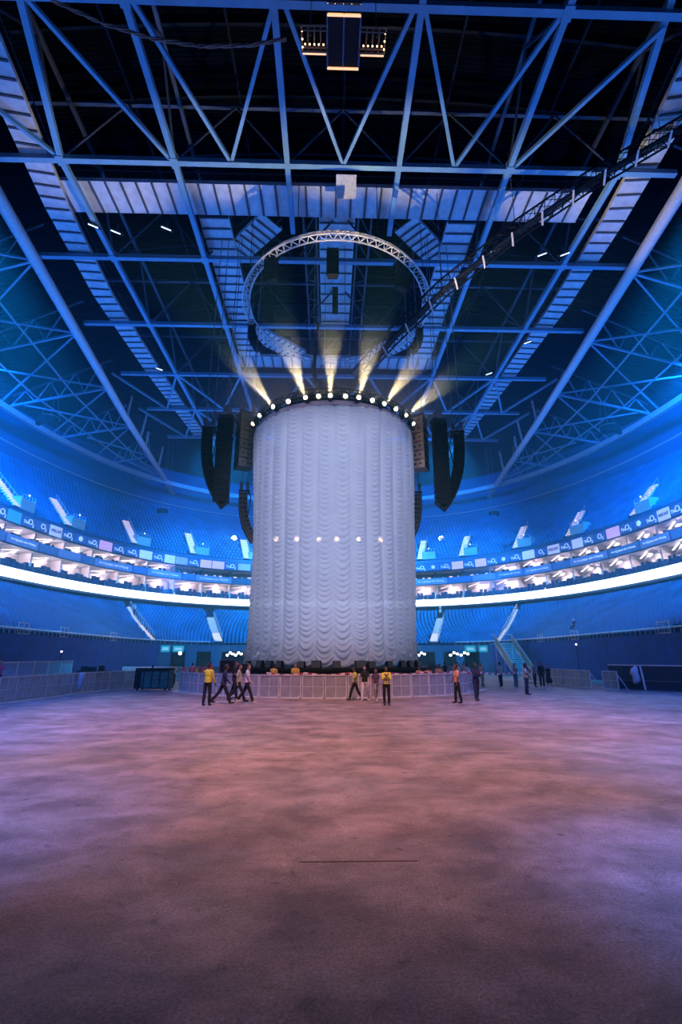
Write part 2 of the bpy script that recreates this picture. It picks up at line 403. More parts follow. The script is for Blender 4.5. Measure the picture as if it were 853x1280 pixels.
aisle(LO, 14, -27.7, .08, .78, 1.3, 'broad white aisle stairs in the lower stand just left of the curtain', False)
aisle(LO, 14, 24.6, .08, .78, 1.3, 'broad white aisle stairs in the lower stand just right of the curtain', False)
aisle(LO, 14, -45.5, .05, .92, .55, 'narrow dotted aisle stairs crossing the lower stand further left of the curtain', False)
aisle(LO, 14, 41.3, .05, .92, .55, 'narrow dotted aisle stairs crossing the lower stand behind the portable staircase', False)
# rail along the top of the floor wall
for side, a0, a1 in (('left', -125, -30), ('right', 30, 125)):
    r = thing('guard_rail', f'pale guard rail along the front of the lower stand on the {side}', 'railing', (*ring(25.6, 36.1, 4, R(a0)), 3.9))
    T = ths(a0, a1, 1.5); b = MB().path([(*ring(25.6, 36.1, 4, t), 4.35) for t in T], .075, 6); b.build('top_rail', mat('rail_bright', (0.8, 0.8, 0.82), .4), r)
    p = MB()
    for t in T: x, y = ring(25.6, 36.1, 4, t); MB().tube((x, y, 3.9), (x, y, 4.35), .03, 5).build('rail_post', RAILM, r)
    for j, dg in enumerate((-97, -83, -62) if side == 'left' else (72, 57, 103)):
        x, y = ring(25.6, 36.1, 4, R(dg)); g = MB()
        for dx in (-.7, 0, .7): g.box((x, y + dx, 4.35), (.06, .05, 1.0))
        for zz in (3.95, 4.8): g.box((x, y, zz), (.06, 1.4, .06))
        g.build('gate', RAILM, r)
# ---------------------------------------------------------------- lettering
def lettering(txt, h, M, m, name, parent, wide=None, bold=0.0):
    cu = bpy.data.curves.new(name, 'FONT'); cu.body = txt; cu.size = 1.0; cu.align_x = 'CENTER'; cu.align_y = 'CENTER'; cu.extrude = 0.02; cu.offset = bold; cu.resolution_u = 3
    t = bpy.data.objects.new(name, cu); COL.objects.link(t); bpy.context.view_layer.update()
    me = bpy.data.meshes.new_from_object(t.evaluated_get(bpy.context.evaluated_depsgraph_get()))
    bpy.data.objects.remove(t); bpy.data.curves.remove(cu)
    co = np.array([v.co[:] for v in me.vertices]); w = np.ptp(co[:, 0]); sx = h if not wide else min(h, wide/max(w, 1e-3))
    me.transform(M @ Matrix.Diagonal((sx, h if not wide else min(h, sx*1.25), .03/.02*0.5, 1))); me.materials.clear(); me.materials.append(m)
    o = bpy.data.objects.new(name, me); COL.objects.link(o); o.parent = parent
    o.data.transform(Matrix.Translation(-parent_loc(parent)))
    return o
def face_frame(x, y, z, ta):    # x along reading direction (clockwise = to the right seen from inside), y up, z towards the floor centre
    X = Vector((math.cos(ta), math.sin(ta), 0)); Z = Vector((0, 0, 1)); N = X.cross(Z)
    return Matrix(((X.x, Z.x, N.x, x), (X.y, Z.y, N.y, y), (X.z, Z.z, N.z, z), (0, 0, 0, 1)))
def lum(name, c, e): return mat(name, c, 0.4, emit=c, estr=e)
SCR = {'T': lum('screen_blue', (0.02, 0.13, 0.40), .22), 'O': lum('screen_blue', (0.02, 0.13, 0.40), .22), 'D': lum('screen_blue', (0.02, 0.13, 0.40), .22), 'C': lum('screen_teal', (0.02, 0.33, 0.55), .55),
       'N': lum('screen_white', (0.62, 0.66, 0.85), .45), 'W': lum('screen_white', (0.62, 0.66, 0.85), .45), 'P': lum('screen_pink', (0.80, 0.45, 0.70), .5), 'L': lum('screen_lilac', (0.25, 0.35, 0.72), .5)}
LETW = lum('letter_white', (0.62, 0.78, 1.0), .55); LETD = mat('letter_navy', (0.03, 0.06, 0.25), .5)
KIND = {'T': 'blue panel with white lettering', 'O': 'blue panel with one large letter', 'D': 'blue panel with white flower', 'C': 'teal panel',
        'N': 'white panel with dark lettering', 'W': 'plain white panel', 'P': 'pink panel', 'L': 'lilac panel'}
PAN = [(-76.6, 'T'), (-73.5, 'C'), (-70.1, 'T'), (-66.7, 'O'), (-63.6, 'N'), (-60.7, 'T'), (-57.9, 'D'), (-54.8, 'T'), (-51.8, 'P'), (-48.6, 'T'), (-45.5, 'T'), (-42.5, 'W'), (-39.4, 'T'), (-37.1, 'W'), (-34.4, 'L'), (-31.5, 'T'), (-29.0, 'P'), (-26.2, 'P'), (-23.3, 'T'), (-20.4, 'L'),
       (20.4, 'T'), (23.1, 'D'), (25.9, 'T'), (28.6, 'P'), (31.3, 'T'), (33.8, 'P'), (36.6, 'T'), (39.1, 'D'), (41.9, 'T'), (44.9, 'W'), (47.9, 'O'), (50.8, 'N'), (53.9, 'T'), (56.6, 'W'), (59.3, 'T'), (62.1, 'O'), (65.2, 'P'), (68.7, 'T'), (71.8, 'D'), (74.6, 'T'), (77.4, 'N'), (80.4, 'T')]
for i, (dg, k) in enumerate(PAN):
    side = 'left' if dg < 0 else 'right'
    no = (20 - i) if dg < 0 else (i - 19)
    lo = PAN[i-1][0] if i and (PAN[i-1][0] > 0) == (dg > 0) else dg - 3
    hi = PAN[i+1][0] if i+1 < len(PAN) and (PAN[i+1][0] > 0) == (dg > 0) else dg + 3
    A = Vector((*ring(38.3, 46.5, 2.5, R((lo+dg)/2)), 0)); B = Vector((*ring(38.3, 46.5, 2.5, R((hi+dg)/2)), 0))
    c = (A+B)/2; ta = math.atan2(B.y-A.y, B.x-A.x); w = (B-A).length*.93
    r = thing('fascia_display', f'{KIND[k]} on upper balcony, {ORD[no-1]} from the curtain on the {side}', 'display board', (c.x, c.y, 17.3), 'display panels on the upper balcony front')
    hh = 1.35 if k in 'NWPC' else 1.2
    M = face_frame(c.x, c.y, 17.98, ta)
    MB().box((c.x, c.y, 17.98), (w, .10, hh), ta).build('screen', SCR[k], r)
    Mf = M @ Matrix.Translation((0, 0, .07))
    if k == 'T':
        lettering('The', .55, Mf @ Matrix.Translation((-w*.22, -.12, 0)), LETW, 'lettering', r, bold=.01)
        lettering('O', 1.0, Mf @ Matrix.Translation((w*.10, 0, 0)), LETW, 'lettering', r, bold=.01); lettering('2', .55, Mf @ Matrix.Translation((w*.10+.50, -.38, 0)), LETW, 'lettering', r, bold=.02)
    elif k == 'O':
        lettering('O', 1.0, Mf, LETW, 'lettering', r, bold=.01); lettering('2', .55, Mf @ Matrix.Translation((.50, -.34, 0)), LETW, 'lettering', r, bold=.02)
    elif k == 'N': lettering('NESCAF\u00c9', 1.0, Mf, LETD, 'lettering', r, wide=w*.82, bold=.02)
    elif k == 'D':
        b = MB()
        for q in range(5):
            a = 2*math.pi*q/5; p = Mf @ Vector((.22*math.cos(a), .22*math.sin(a), .02)); b.ball(p, .15, 8, 6)
        b.build('flower_mark', LETW, r)
# lower balcony strip of text panels
LOW = [-80.1, -74.3, -66.8, -62.4, -56.8, -53.8, -45.0, -41.7, -33.9, -31.0, -22.9, 18.7, 26.2, 31.6, 37.0, 43.4, 49.9, 54.1, 63.3, 70.9, 77.9, 83.4]
STR = [lum('strip_blue', (0.02, 0.15, 0.42), .32), lum('strip_light', (0.08, 0.22, 0.55), .35)]
n_of = {'left': 11, 'right': 0}
for i in range(len(LOW)-1):
    a0, a1 = LOW[i], LOW[i+1]
    if a0 < 0 < a1: continue
    side = 'left' if a0 < 0 else 'right'
    n_of[side] += -1 if side == 'left' else 1
    A = Vector((*ring(38.3, 46.5, 2.5, R(a0)), 0)); B = Vector((*ring(38.3, 46.5, 2.5, R(a1)), 0)); c = (A+B)/2; ta = math.atan2(B.y-A.y, B.x-A.x); w = (B-A).length
    long = w > 4.6
    r = thing('text_strip_display', f'{"long lettered" if long else "short blank"} display strip on lower balcony, {ORD[n_of[side]-1]} from the curtain on the {side}', 'display board', (c.x, c.y, 14.8), 'display strips on the lower balcony front')
    MB().loft([[(*ring(38.3, 46.5, 2.5, t), z) for t in ths(a0+.1, a1-.1, 1)] for z in (14.85, 15.9)]).build('screen', STR[i % 2], r)
    if long:
        # each word sits on the curve
        txt = 'The O2 is better with O2 Priority'
        rows = txt.split(' '); pos = 0; tot = len(txt)
        for wd in rows:
            f = (pos + len(wd)/2)/tot; pos += len(wd)+1
            t = R(a0 + (a1-a0)*(.12 + .76*f)); x, y = ring(38.2, 46.4, 2.5, t); x2, y2 = ring(38.2, 46.4, 2.5, t+.002)
            lettering(wd, .62, face_frame(x, y, 15.38, math.atan2(y2-y, x2-x)), LETW, 'lettering', r, wide=w*.76*len(wd)/tot*1.02)
# ---------------------------------------------------------------- hospitality suites
LITW = mat('suite_lit_panel', (0.80, 0.76, 0.80), 0.6, var=.05); GLOW = mat('suite_light', (1, .9, .8), 0.4, emit=(0.94, 0.88, 0.98), estr=1.8)
DIMW = mat('suite_dim_panel', (0.10, 0.18, 0.30), 0.6); SSEAT = mat('suite_seat_navy', (0.02, 0.05, 0.14), .6)
def arc_cells(step, a0, a1):
    out = [R(a0)]
    while out[-1] < R(a1):
        t = out[-1]; x, y = ring(38.4, 46.6, 2.5, t); x2, y2 = ring(38.4, 46.6, 2.5, t+.002); out.append(t + step/(math.hypot(x2-x, y2-y)/.002))
    return out
for lev, z0, z1 in (('lower', 12.1, 14.72), ('upper', 15.1, 17.2)):
    for side in ('left', 'right'):
        cells = arc_cells(5.0, 17, 88)
        for k in range(len(cells)-1):
            t0, t1 = (cells[k], cells[k+1]) if side == 'right' else (-cells[k+1], -cells[k])
            def P(u, o, z): 
                x, y = ring(38.4+o, 46.6+o, 2.5, t0 + (t1-t0)*u); return Vector((x, y, z))
            dim = lev == 'upper' and k < 3
            dark = (side == 'right' and lev == 'lower' and k in (11, 12)) or (side == 'left' and lev == 'upper' and k == 13)
            state = 'dim blue hospitality suite' if dim else ('dark hospitality suite' if dark else 'white lit hospitality suite')
            c = P(.5, 1.5, z0)
            r = thing('hospitality_suite', f'{state} on the {lev} balcony, {ORD[k]} from the curtain on the {side}', 'suite', c, 'suites on the two balconies')
            A, B = P(.02, 3.2, z0), P(.98, 3.2, z0)
            back = (DIMW if dim or dark else LITW)
            MB().beam(A.lerp(B, 0) + Vector((0, 0, (z1-z0)/2)), B + Vector((0, 0, (z1-z0)/2)), .10, z1-z0).build('back_panel', back, r)
            b = MB(); p, q = P(0.02, .9, z0), P(0.02, 3.2, z0)
            b.beam(p + Vector((0, 0, (z1-z0)/2)), q + Vector((0, 0, (z1-z0)/2)), .22, z1-z0); b.build('partition', back, r)
            if not dark:
                g = MB()
                if dim:
                    for u in (.25, .5, .75): MB().beam(P(u-.06, 2.9, z0+1.35), P(u+.06, 2.9, z0+1.35), .06, .22).build('lit_screen', GLOW, r)
                else:
                    g.beam(P(.14, 2.2, z1-.42), P(.58, 1.0, z1-.10), .22, .08); lamp('POINT', P(.55, 1.7, z1-.45), None, 270, (.97, .88, 1.0), .12); bh = MB(); bh.beam(P(.12, 2.9, z1-.85), P(.60, 1.5, z1-.25), .5, .12); bh.build('ceiling_bulkhead', LITW, r)
                if not dim: g.build('ceiling_light', GLOW, r)
            s = MB()
            for j in range(7):
                u = .09 + .135*j
                for o, dz in ((.35, .38), (1.2, .62 + .35*((j + k) % 4 > 1))):
                    q = P(u + .01*((j*7+k) % 3), o, z0 + dz); s.box(q, (.46, .40, .95 - .12*((j+k) % 3)), -(t0+t1)/2)
            s.build('seat_row', SSEAT, r)
# ---------------------------------------------------------------- bright floodlights at the far end of the upper stand
STAR = mat('flood_lens', (1, .9, .7), 0.3, emit=(1.0, 0.80, 0.45), estr=60); BLK = mat('black_steel', (0.010, 0.010, 0.014), .6, 0, var=.3, spec=.15); BLK2 = mat('black_cabinet', (0.006, 0.006, 0.009), .6, var=.3, scale=6, spec=.1)
nthru = 0
for nm, x, y, z, tx in (('furthest left', -28.4, 95, 26.4, 0), ('middle', -23.8, 95, 25.55, 0), ('inner', -19.3, 95, 25.1, 0), ('inner', 22.9, 95, 25.3, 1), ('outer', 27.6, 95, 26.2, 1)) + tuple(('', x, 95, 25.0, 1) for x in (-10.8, -6.7, -2.1, 1.5, 5.9, 10.4)):
    sd = 'right' if tx else 'left'
    r = thing('floodlight', f'warm bright floodlight over the upper stand, {nm} one {sd} of the curtain', 'lamp', (x, y, z), 'warm floodlights over the far upper stand')
    if not nm: nthru += 1; r['label'] = f'warm floodlight glimmering through the curtain, {ORD[nthru-1]} from the left'
    b = MB(); b.lathe([(.05, .5), (.3, .45), (.48, .1), (.5, 0)], (x, y, z), 14, 'Y'); b.build('housing', BLK, r)
    MB().ball((x, y - .02, z), .48, 14, 10, (1, .35, 1)).build('lens', STAR, r)
    MB().beam((x, y+.3, z), (x, y+.3, z-4.2), .12).build('stand_pole', BLK, r)
    if nm: lamp('SPOT', (x, y-.4, z), (0, 30, 3), 2500, WARM, .3, 70, 1.0)
# ---------------------------------------------------------------- roof steel
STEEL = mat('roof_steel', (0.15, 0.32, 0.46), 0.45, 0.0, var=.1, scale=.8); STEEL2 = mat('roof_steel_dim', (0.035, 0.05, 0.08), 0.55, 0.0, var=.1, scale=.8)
ZR = 40.15
YB = [19, 29, 38.8, 48.8, 59.4, 69.4, 79.6]
GX = [-21.6, -12.6, -3.6, 5.4, 14.4, 23.4]
girder_names = ['outer roof girder left of the ring truss, beside the side catwalk', 'second roof girder from the left, passing over the speakers', 'short roof girder left of the lamp pod, ending before the ring',
                'short roof girder right of the lamp pod, ending before the ring', 'second roof girder from the right, passing over the speakers', 'outer roof girder right of the ring truss, beside the side catwalk']
for i, x in enumerate(GX):
    outer = i in (0, 5); short = i in (2, 3)
    y0, y1 = 13, (35.5 if short else 90)
    r = thing('roof_girder', 'long blue-lit steel ' + girder_names[i], 'roof girder', (x, y0, ZR))
    b = MB()
    if outer:
        sx = 1 if x < 0 else -1
        pts = [(x + sx*4.4, 13, ZR+.5), (x + sx*2.7, 19, ZR+.3), (x, 29, ZR), (x, y1, ZR)]
        for p, q in zip(pts, pts[1:]): b.beam(p, q, .42, .5)
    else: b.beam((x, y0, ZR), (x, y1, ZR), .42, .5)
    b.build('bottom_chord', STEEL, r)
    if not short:
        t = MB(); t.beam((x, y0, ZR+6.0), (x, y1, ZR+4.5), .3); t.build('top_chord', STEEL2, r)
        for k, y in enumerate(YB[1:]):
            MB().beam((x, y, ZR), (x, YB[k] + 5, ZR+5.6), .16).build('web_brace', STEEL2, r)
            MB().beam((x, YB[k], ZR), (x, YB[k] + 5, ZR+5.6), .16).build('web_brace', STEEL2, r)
    else:
        MB().beam((x, y1-.3, ZR+.2), (x, y1-.3, ZR+6), .2).build('hanger', STEEL2, r)
    if not short:
        for y in YB: MB().box((x, y, ZR), (.62, .8, .62)).build('node_plate', STEEL, r)
BN = ['first, topmost', 'second, crossing above the pale central catwalk', 'third, passing in front of the ring truss', 'fourth, crossing behind the ring truss', 'fifth, just above the curtain lamps', 'sixth, level with the lamps behind the curtain top', 'seventh, faint in the haze']
for k, y in enumerate(YB):
    hw = 27.5 if k < 2 else 30
    r = thing('roof_cross_beam', f'blue-lit steel cross beam of the roof, {BN[k]}', 'roof beam', (CX, y, ZR))
    MB().beam((CX-hw, y, ZR-.05), (CX+hw, y, ZR-.05), .42, .45).build('bottom_chord', STEEL, r)
    if k in (1, 5, 6):
        yp = YB[k-1]
        mids = [(GX[0]+GX[1])/2] + [(GX[j]+GX[j+1])/2 for j in range(5)][1:4]
        if k == 1:
            segs = [((-8.1, y), (-12.2, yp)), ((-8.1, y), (-3.6, yp)), ((.9, y), (-3.0, yp)), ((.9, y), (5.0, yp)), ((9.9, y), (5.6, yp)), ((9.9, y), (14.2, yp)), ((14.6, y), (20.9, yp+.6)), ((-12.8, y), (-18.6, yp)), ((-21.6, y), (-27, yp+3)), ((23.4, y), (28, yp+4))]
        else:
            segs = []
            for j in range(-3, 4):
                xm = .9 + 9*j; segs += [((xm-4.5, yp), (xm, y)), ((xm+4.5, yp), (xm, y))]
        for (xa, ya), (xb, yb) in segs: MB().beam((xa, ya, ZR), (xb, yb, ZR), .26, .3).build('diagonal_brace', STEEL, r)
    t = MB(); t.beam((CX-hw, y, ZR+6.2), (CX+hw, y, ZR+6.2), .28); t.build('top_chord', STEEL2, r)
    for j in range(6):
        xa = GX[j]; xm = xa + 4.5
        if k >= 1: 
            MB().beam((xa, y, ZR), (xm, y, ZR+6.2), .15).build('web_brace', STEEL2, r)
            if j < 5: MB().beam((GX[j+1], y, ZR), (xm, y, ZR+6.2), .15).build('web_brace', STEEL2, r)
# great edge tubes dipping to the rim
for sx, pts in ((-1, [(-27.2, 18, 42.0), (-28.6, 31.2, 40.15), (-31.2, 66, 37.2), (-33.0, 97, 35)]), (1, [(28.3, 16, 42.0), (29.7, 30, 40.15), (32.3, 66, 37.2), (33.8, 97, 34.6)])):
    sd = 'left' if sx < 0 else 'right'
    r = thing('roof_edge_tube', f'thick pale steel edge tube slanting down to the rim on the {sd}', 'roof girder', pts[0])
    b = MB().path(pts, [.58, .58, .52, .48], 12); b.build('tube', mat('edge_tube_steel', (0.62, 0.63, 0.66), .4, 0.0, var=.08), r, smooth=True)
    for q in ((66, 3.2, 1.6), (72, 3.6, 2.4), (76, 2.8, .9), (83, 3.6, 2.0)):
        f = (q[0]-66)/31; p = Vector(pts[2]).lerp(Vector(pts[3]), f); MB().tube(p + Vector((-sx*q[2]*.3, 0, -.2)), p + Vector((-sx*q[2]*.5, 0, q[1])), .2, 6).build('upright_strut', mat('edge_tube_steel', (0.62,)*3), r)
    # outrigger frames from the edge tube to the rim: a slanting truss in every bay
    for k, y in enumerate([30, 38.8, 48.8, 59.4, 69.4, 79.6]):
        f = 0
        for a_, b_ in zip(pts, pts[1:]):
            if a_[1] <= y <= b_[1]: P0 = Vector(a_).lerp(Vector(b_), (y-a_[1])/(b_[1]-a_[1]))
        th = math.atan2(46*(1 if sx > 0 else -1), (y-CY)*.8 + .01)
        best = min((abs(ring(46, 57, 2.5, R(d))[1] - y), d) for d in range(5, 140)); xr = ring(46, 57, 2.5, R(best[1]))[0]
        P1 = Vector((CX + sx*(xr-CX), y + 1.5, 35.6))
        q = thing('roof_outrigger', f'slanting lattice outrigger between {sd} edge tube and roof rim, {ORD[k]} from the front', 'roof truss', P0)
        MB().beam(P0, P1, .26).build('bottom_chord', STEEL, q)
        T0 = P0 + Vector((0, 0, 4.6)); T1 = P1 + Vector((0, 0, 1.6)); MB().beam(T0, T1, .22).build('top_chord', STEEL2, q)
        m = 4
        for j in range(m):
            MB().beam(P0.lerp(P1, j/m), T0.lerp(T1, (j+.5)/m), .15).build('web_brace', STEEL, q); MB().beam(P0.lerp(P1, (j+1)/m), T0.lerp(T1, (j+.5)/m), .15).build('web_brace', STEEL, q)
        MB().beam(P0, P1 + Vector((0, 9.5, 0)), .2).build('diagonal_brace', STEEL, q)
        if k > 0: MB().beam(P0, P1 + Vector((0, -10, .2)), .2).build('diagonal_brace', STEEL, q)
    for k, (f, nm) in enumerate(((.35, 'upper'), (.7, 'lower'))):
        P = []
        for y in (24, 38.8, 59.4, 79.6, 90):
            for a_, b_ in zip(pts, pts[1:]):
                if a_[1] <= y <= b_[1]: P0 = Vector(a_).lerp(Vector(b_), (y-a_[1])/(b_[1]-a_[1]))
            best = min((abs(ring(46, 57, 2.5, R(d))[1] - y), d) for d in range(5, 140)); xr = ring(46, 57, 2.5, R(best[1]))[0]
            P.append(P0.lerp(Vector((CX + sx*(xr-CX), y, 35.6)), f))
        tag(MB().path(P, .13, 6).build('roof_purlin_tube', STEEL), f'thin lengthwise steel tube across the {sd} outriggers, {nm} of two', 'roof tube')
# ---------------------------------------------------------------- catwalks under the roof
PLATE = mat('catwalk_plate', (0.50, 0.53, 0.58), 0.5, 0.0, var=.15, scale=1.5)
PGAP = mat('catwalk_gap', (0.05, 0.06, 0.08), 0.7)
def catwalk(pts, w, label, z, sp=1.15):
    r = thing('catwalk', label, 'catwalk', (*pts[0], z)); d = MB(); g = MB(); h = MB()
    for a, b in zip(pts, pts[1:]):
        A = Vector((*a, z)); B = Vector((*b, z)); L = (B-A).length; u = (B-A).normalized(); ta = math.atan2(u.y, u.x); sd = Vector((-u.y, u.x, 0))
        n = max(1, int(L/sp))
        for k in range(n):
            d.box(A.lerp(B, (k+.5)/n), (L/n*.90, w, .12), ta)
            MB().box(A.lerp(B, k/n), (.16, w*1.02, .34), ta).build('cross_rib', PGAP, r)
        for s in (-1, 1):
            d.beam(A + sd*(w/2*s) + Vector((0, 0, .12)), B + sd*(w/2*s) + Vector((0, 0, .12)), .14, .4)
            h.beam(A + sd*(w/2*s) + Vector((0, 0, 1.25)), B + sd*(w/2*s) + Vector((0, 0, 1.25)), .08)
            for k in range(n): 
                if k % 2 == 0: p = A.lerp(B, k/n) + sd*(w/2*s); h.beam(p, p + Vector((0, 0, 1.25)), .07)
    d.build('deck_plate', PLATE, r); h.build('handrail', STEEL2, r)
ZC = 40.7
catwalk([(-22.2, 18), (-23.4, 26), (-24.6, 34), (-25.4, 45), (-25.0, 60), (-23.7, 80)], 2.0, 'long ribbed side catwalk under the roof on the left', ZC)
catwalk([(24.2, 18), (25.4, 26), (26.0, 34), (26.2, 45), (25.4, 60), (23.8, 80)], 2.0, 'long ribbed side catwalk under the roof on the right', ZC)
catwalk([(-23.4, 33.1), (22.8, 33.1)], 2.9, 'broad pale ribbed catwalk crossing the roof in front of the ring truss', ZC + .4, 1.3)
catwalk([(-13.3, 57.6), (14.6, 57.6)], 2.4, 'pale ribbed catwalk crossing the roof above the curtain', ZC + .4, 1.3)
catwalk([(-10.9, 34.9), (-10.9, 56.2)], 2.6, 'pale ribbed catwalk running along the left of the ring truss', ZC + .4)
catwalk([(12.2, 34.9), (12.2, 56.2)], 2.6, 'pale ribbed catwalk running along the right of the ring truss', ZC + .4)
catwalk([(-9.8, 39.5), (-5.6, 35.4)], 2.3, 'slanting pale catwalk corner before the ring truss on the left', ZC + .6, .8)
catwalk([(11.1, 39.5), (6.9, 35.4)], 2.3, 'slanting pale catwalk corner before the ring truss on the right', ZC + .6, .8)
catwalk([(-9.8, 51.5), (-4.2, 56.5)], 2.6, 'slanting pale catwalk corner beyond the ring truss on the left', ZC + .6, .8)
catwalk([(11.1, 51.5), (5.6, 56.5)], 2.6, 'slanting pale catwalk corner beyond the ring truss on the right', ZC + .6, .8)
catwalk([(.55, 35.6), (.55, 56)], 3.6, 'dim central catwalk seen through the ring truss', ZC + 4.6, 1.6)
for sx, nm in ((-1, 'left'), (1, 'right')):
    r = thing('roof_lattice_girder', f'slim lattice girder seen through the ring truss, {nm} of the central catwalk', 'roof truss', (.55 + sx*3.3, 35, 43.5))
    x = .55 + sx*3.3; MB().beam((x, 34.5, 42.6), (x, 62, 42.6), .2).build('bottom_chord', STEEL2, r); MB().beam((x - sx*1.2, 34.5, 43.6), (x - sx*1.2, 62, 43.6), .2).build('top_chord', STEEL2, r)
    for k in range(9):
        y = 35 + 3*k; MB().beam((x, y, 42.6), (x - sx*1.2, y+1.5, 43.6), .12).build('web_brace', STEEL2, r); MB().beam((x - sx*1.2, y+1.5, 43.6), (x, y+3, 42.6), .12).build('web_brace', STEEL2, r)
# white panel on the front catwalk
pn = MB().box((1.2, 30.9, 40.2), (1.7, .08, 1.7), M=Matrix.Rotation(R(48), 3, 'X')).build('notice_panel', mat('notice_white', (0.75, 0.76, 0.8), .5)); tag(pn, 'blank white square panel hung on the broad catwalk before the ring truss', 'panel')
# floodlights under the roof
FL = mat('flood_white', (.8, .9, 1), .3, emit=(0.55, 0.8, 1.0), estr=5)
for x, y, z, lab in ((-15.2, 35.3, 39.9, 'small square roof floodlight by the second girder on the left'), (-20.0, 35.8, 39.9, 'small square roof floodlight between the two left girders'), (-21.6, 34.9, 39.6, 'small square roof floodlight on the left side catwalk'),
                     (20.6, 37.4, 39.9, 'small square roof floodlight between the two right girders'), (22.8, 37.3, 39.9, 'small square roof floodlight beside the outer right girder'), (15.7, 36.8, 39.7, 'small square roof floodlight near the dark slanting truss'),
                     (24.6, 51, 39.9, 'small square roof floodlight half way along the right catwalk'), (22.0, 58, 39.9, 'small square roof floodlight near the far end of the right catwalk'), (-23.4, 58, 39.9, 'small square roof floodlight near the far end of the left catwalk')):
    r = thing('roof_floodlight', lab, 'lamp', (x, y, z), 'square floodlights under the roof')
    M = Matrix.Rotation(R(35), 3, 'X') @ Matrix.Rotation(R(-20 if x > 0 else 20), 3, 'Y')
    MB().box((x, y, z+.12), (.95, .65, .2), M=M).build('housing', STEEL2, r); MB().box((x, y-.06, z), (.85, .56, .06), M=M).build('lens', FL, r)
    MB().beam((x, y, z+.2), (x, y, z+1.0), .08).build('bracket', STEEL2, r)
# ---------------------------------------------------------------- ring truss
RC = (.5, 38.6); ZT = 34.0
ALU = mat('truss_aluminium', (0.72, 0.73, 0.76), 0.35, 0.35, var=.08)
r = thing('ring_truss', 'silver lattice ring truss hanging high above the curtain', 'truss', (*RC, ZT))
for nm, rr, z in (('outer_chord', 8.85, ZT), ('inner_chord', 8.2, ZT), ('upper_chord', 8.52, ZT+.6)):
    MB().path([(RC[0] + rr*math.cos(2*math.pi*k/72), RC[1] + rr*math.sin(2*math.pi*k/72), z) for k in range(72)], .07, 6, closed=True).build(nm, ALU, r)
lac = MB()
def rp(rr, a, z): return (RC[0] + rr*math.cos(a), RC[1] + rr*math.sin(a), z)
for k in range(72):
    a, a2, am = 2*math.pi*k/72, 2*math.pi*(k+1)/72, 2*math.pi*(k+.5)/72
    lac.tube(rp(8.85, a, ZT), rp(8.2, am, ZT), .04, 5); lac.tube(rp(8.2, am, ZT), rp(8.85, a2, ZT), .04, 5)
    lac.tube(rp(8.85, a, ZT), rp(8.52, am, ZT+.6), .035, 5); lac.tube(rp(8.2, am, ZT), rp(8.52, a2, ZT+.6), .035, 5); lac.tube(rp(8.52, am, ZT+.6), rp(8.85, a2, ZT), .035, 5)
lac.build('lattice', ALU, r)
for k in range(8):
    a = 2*math.pi*(k+.5)/8; MB().tube(rp(8.5, a, ZT+.5), rp(8.5, a, ZR+2), .03, 5).build('suspension_wire', BLK, r)
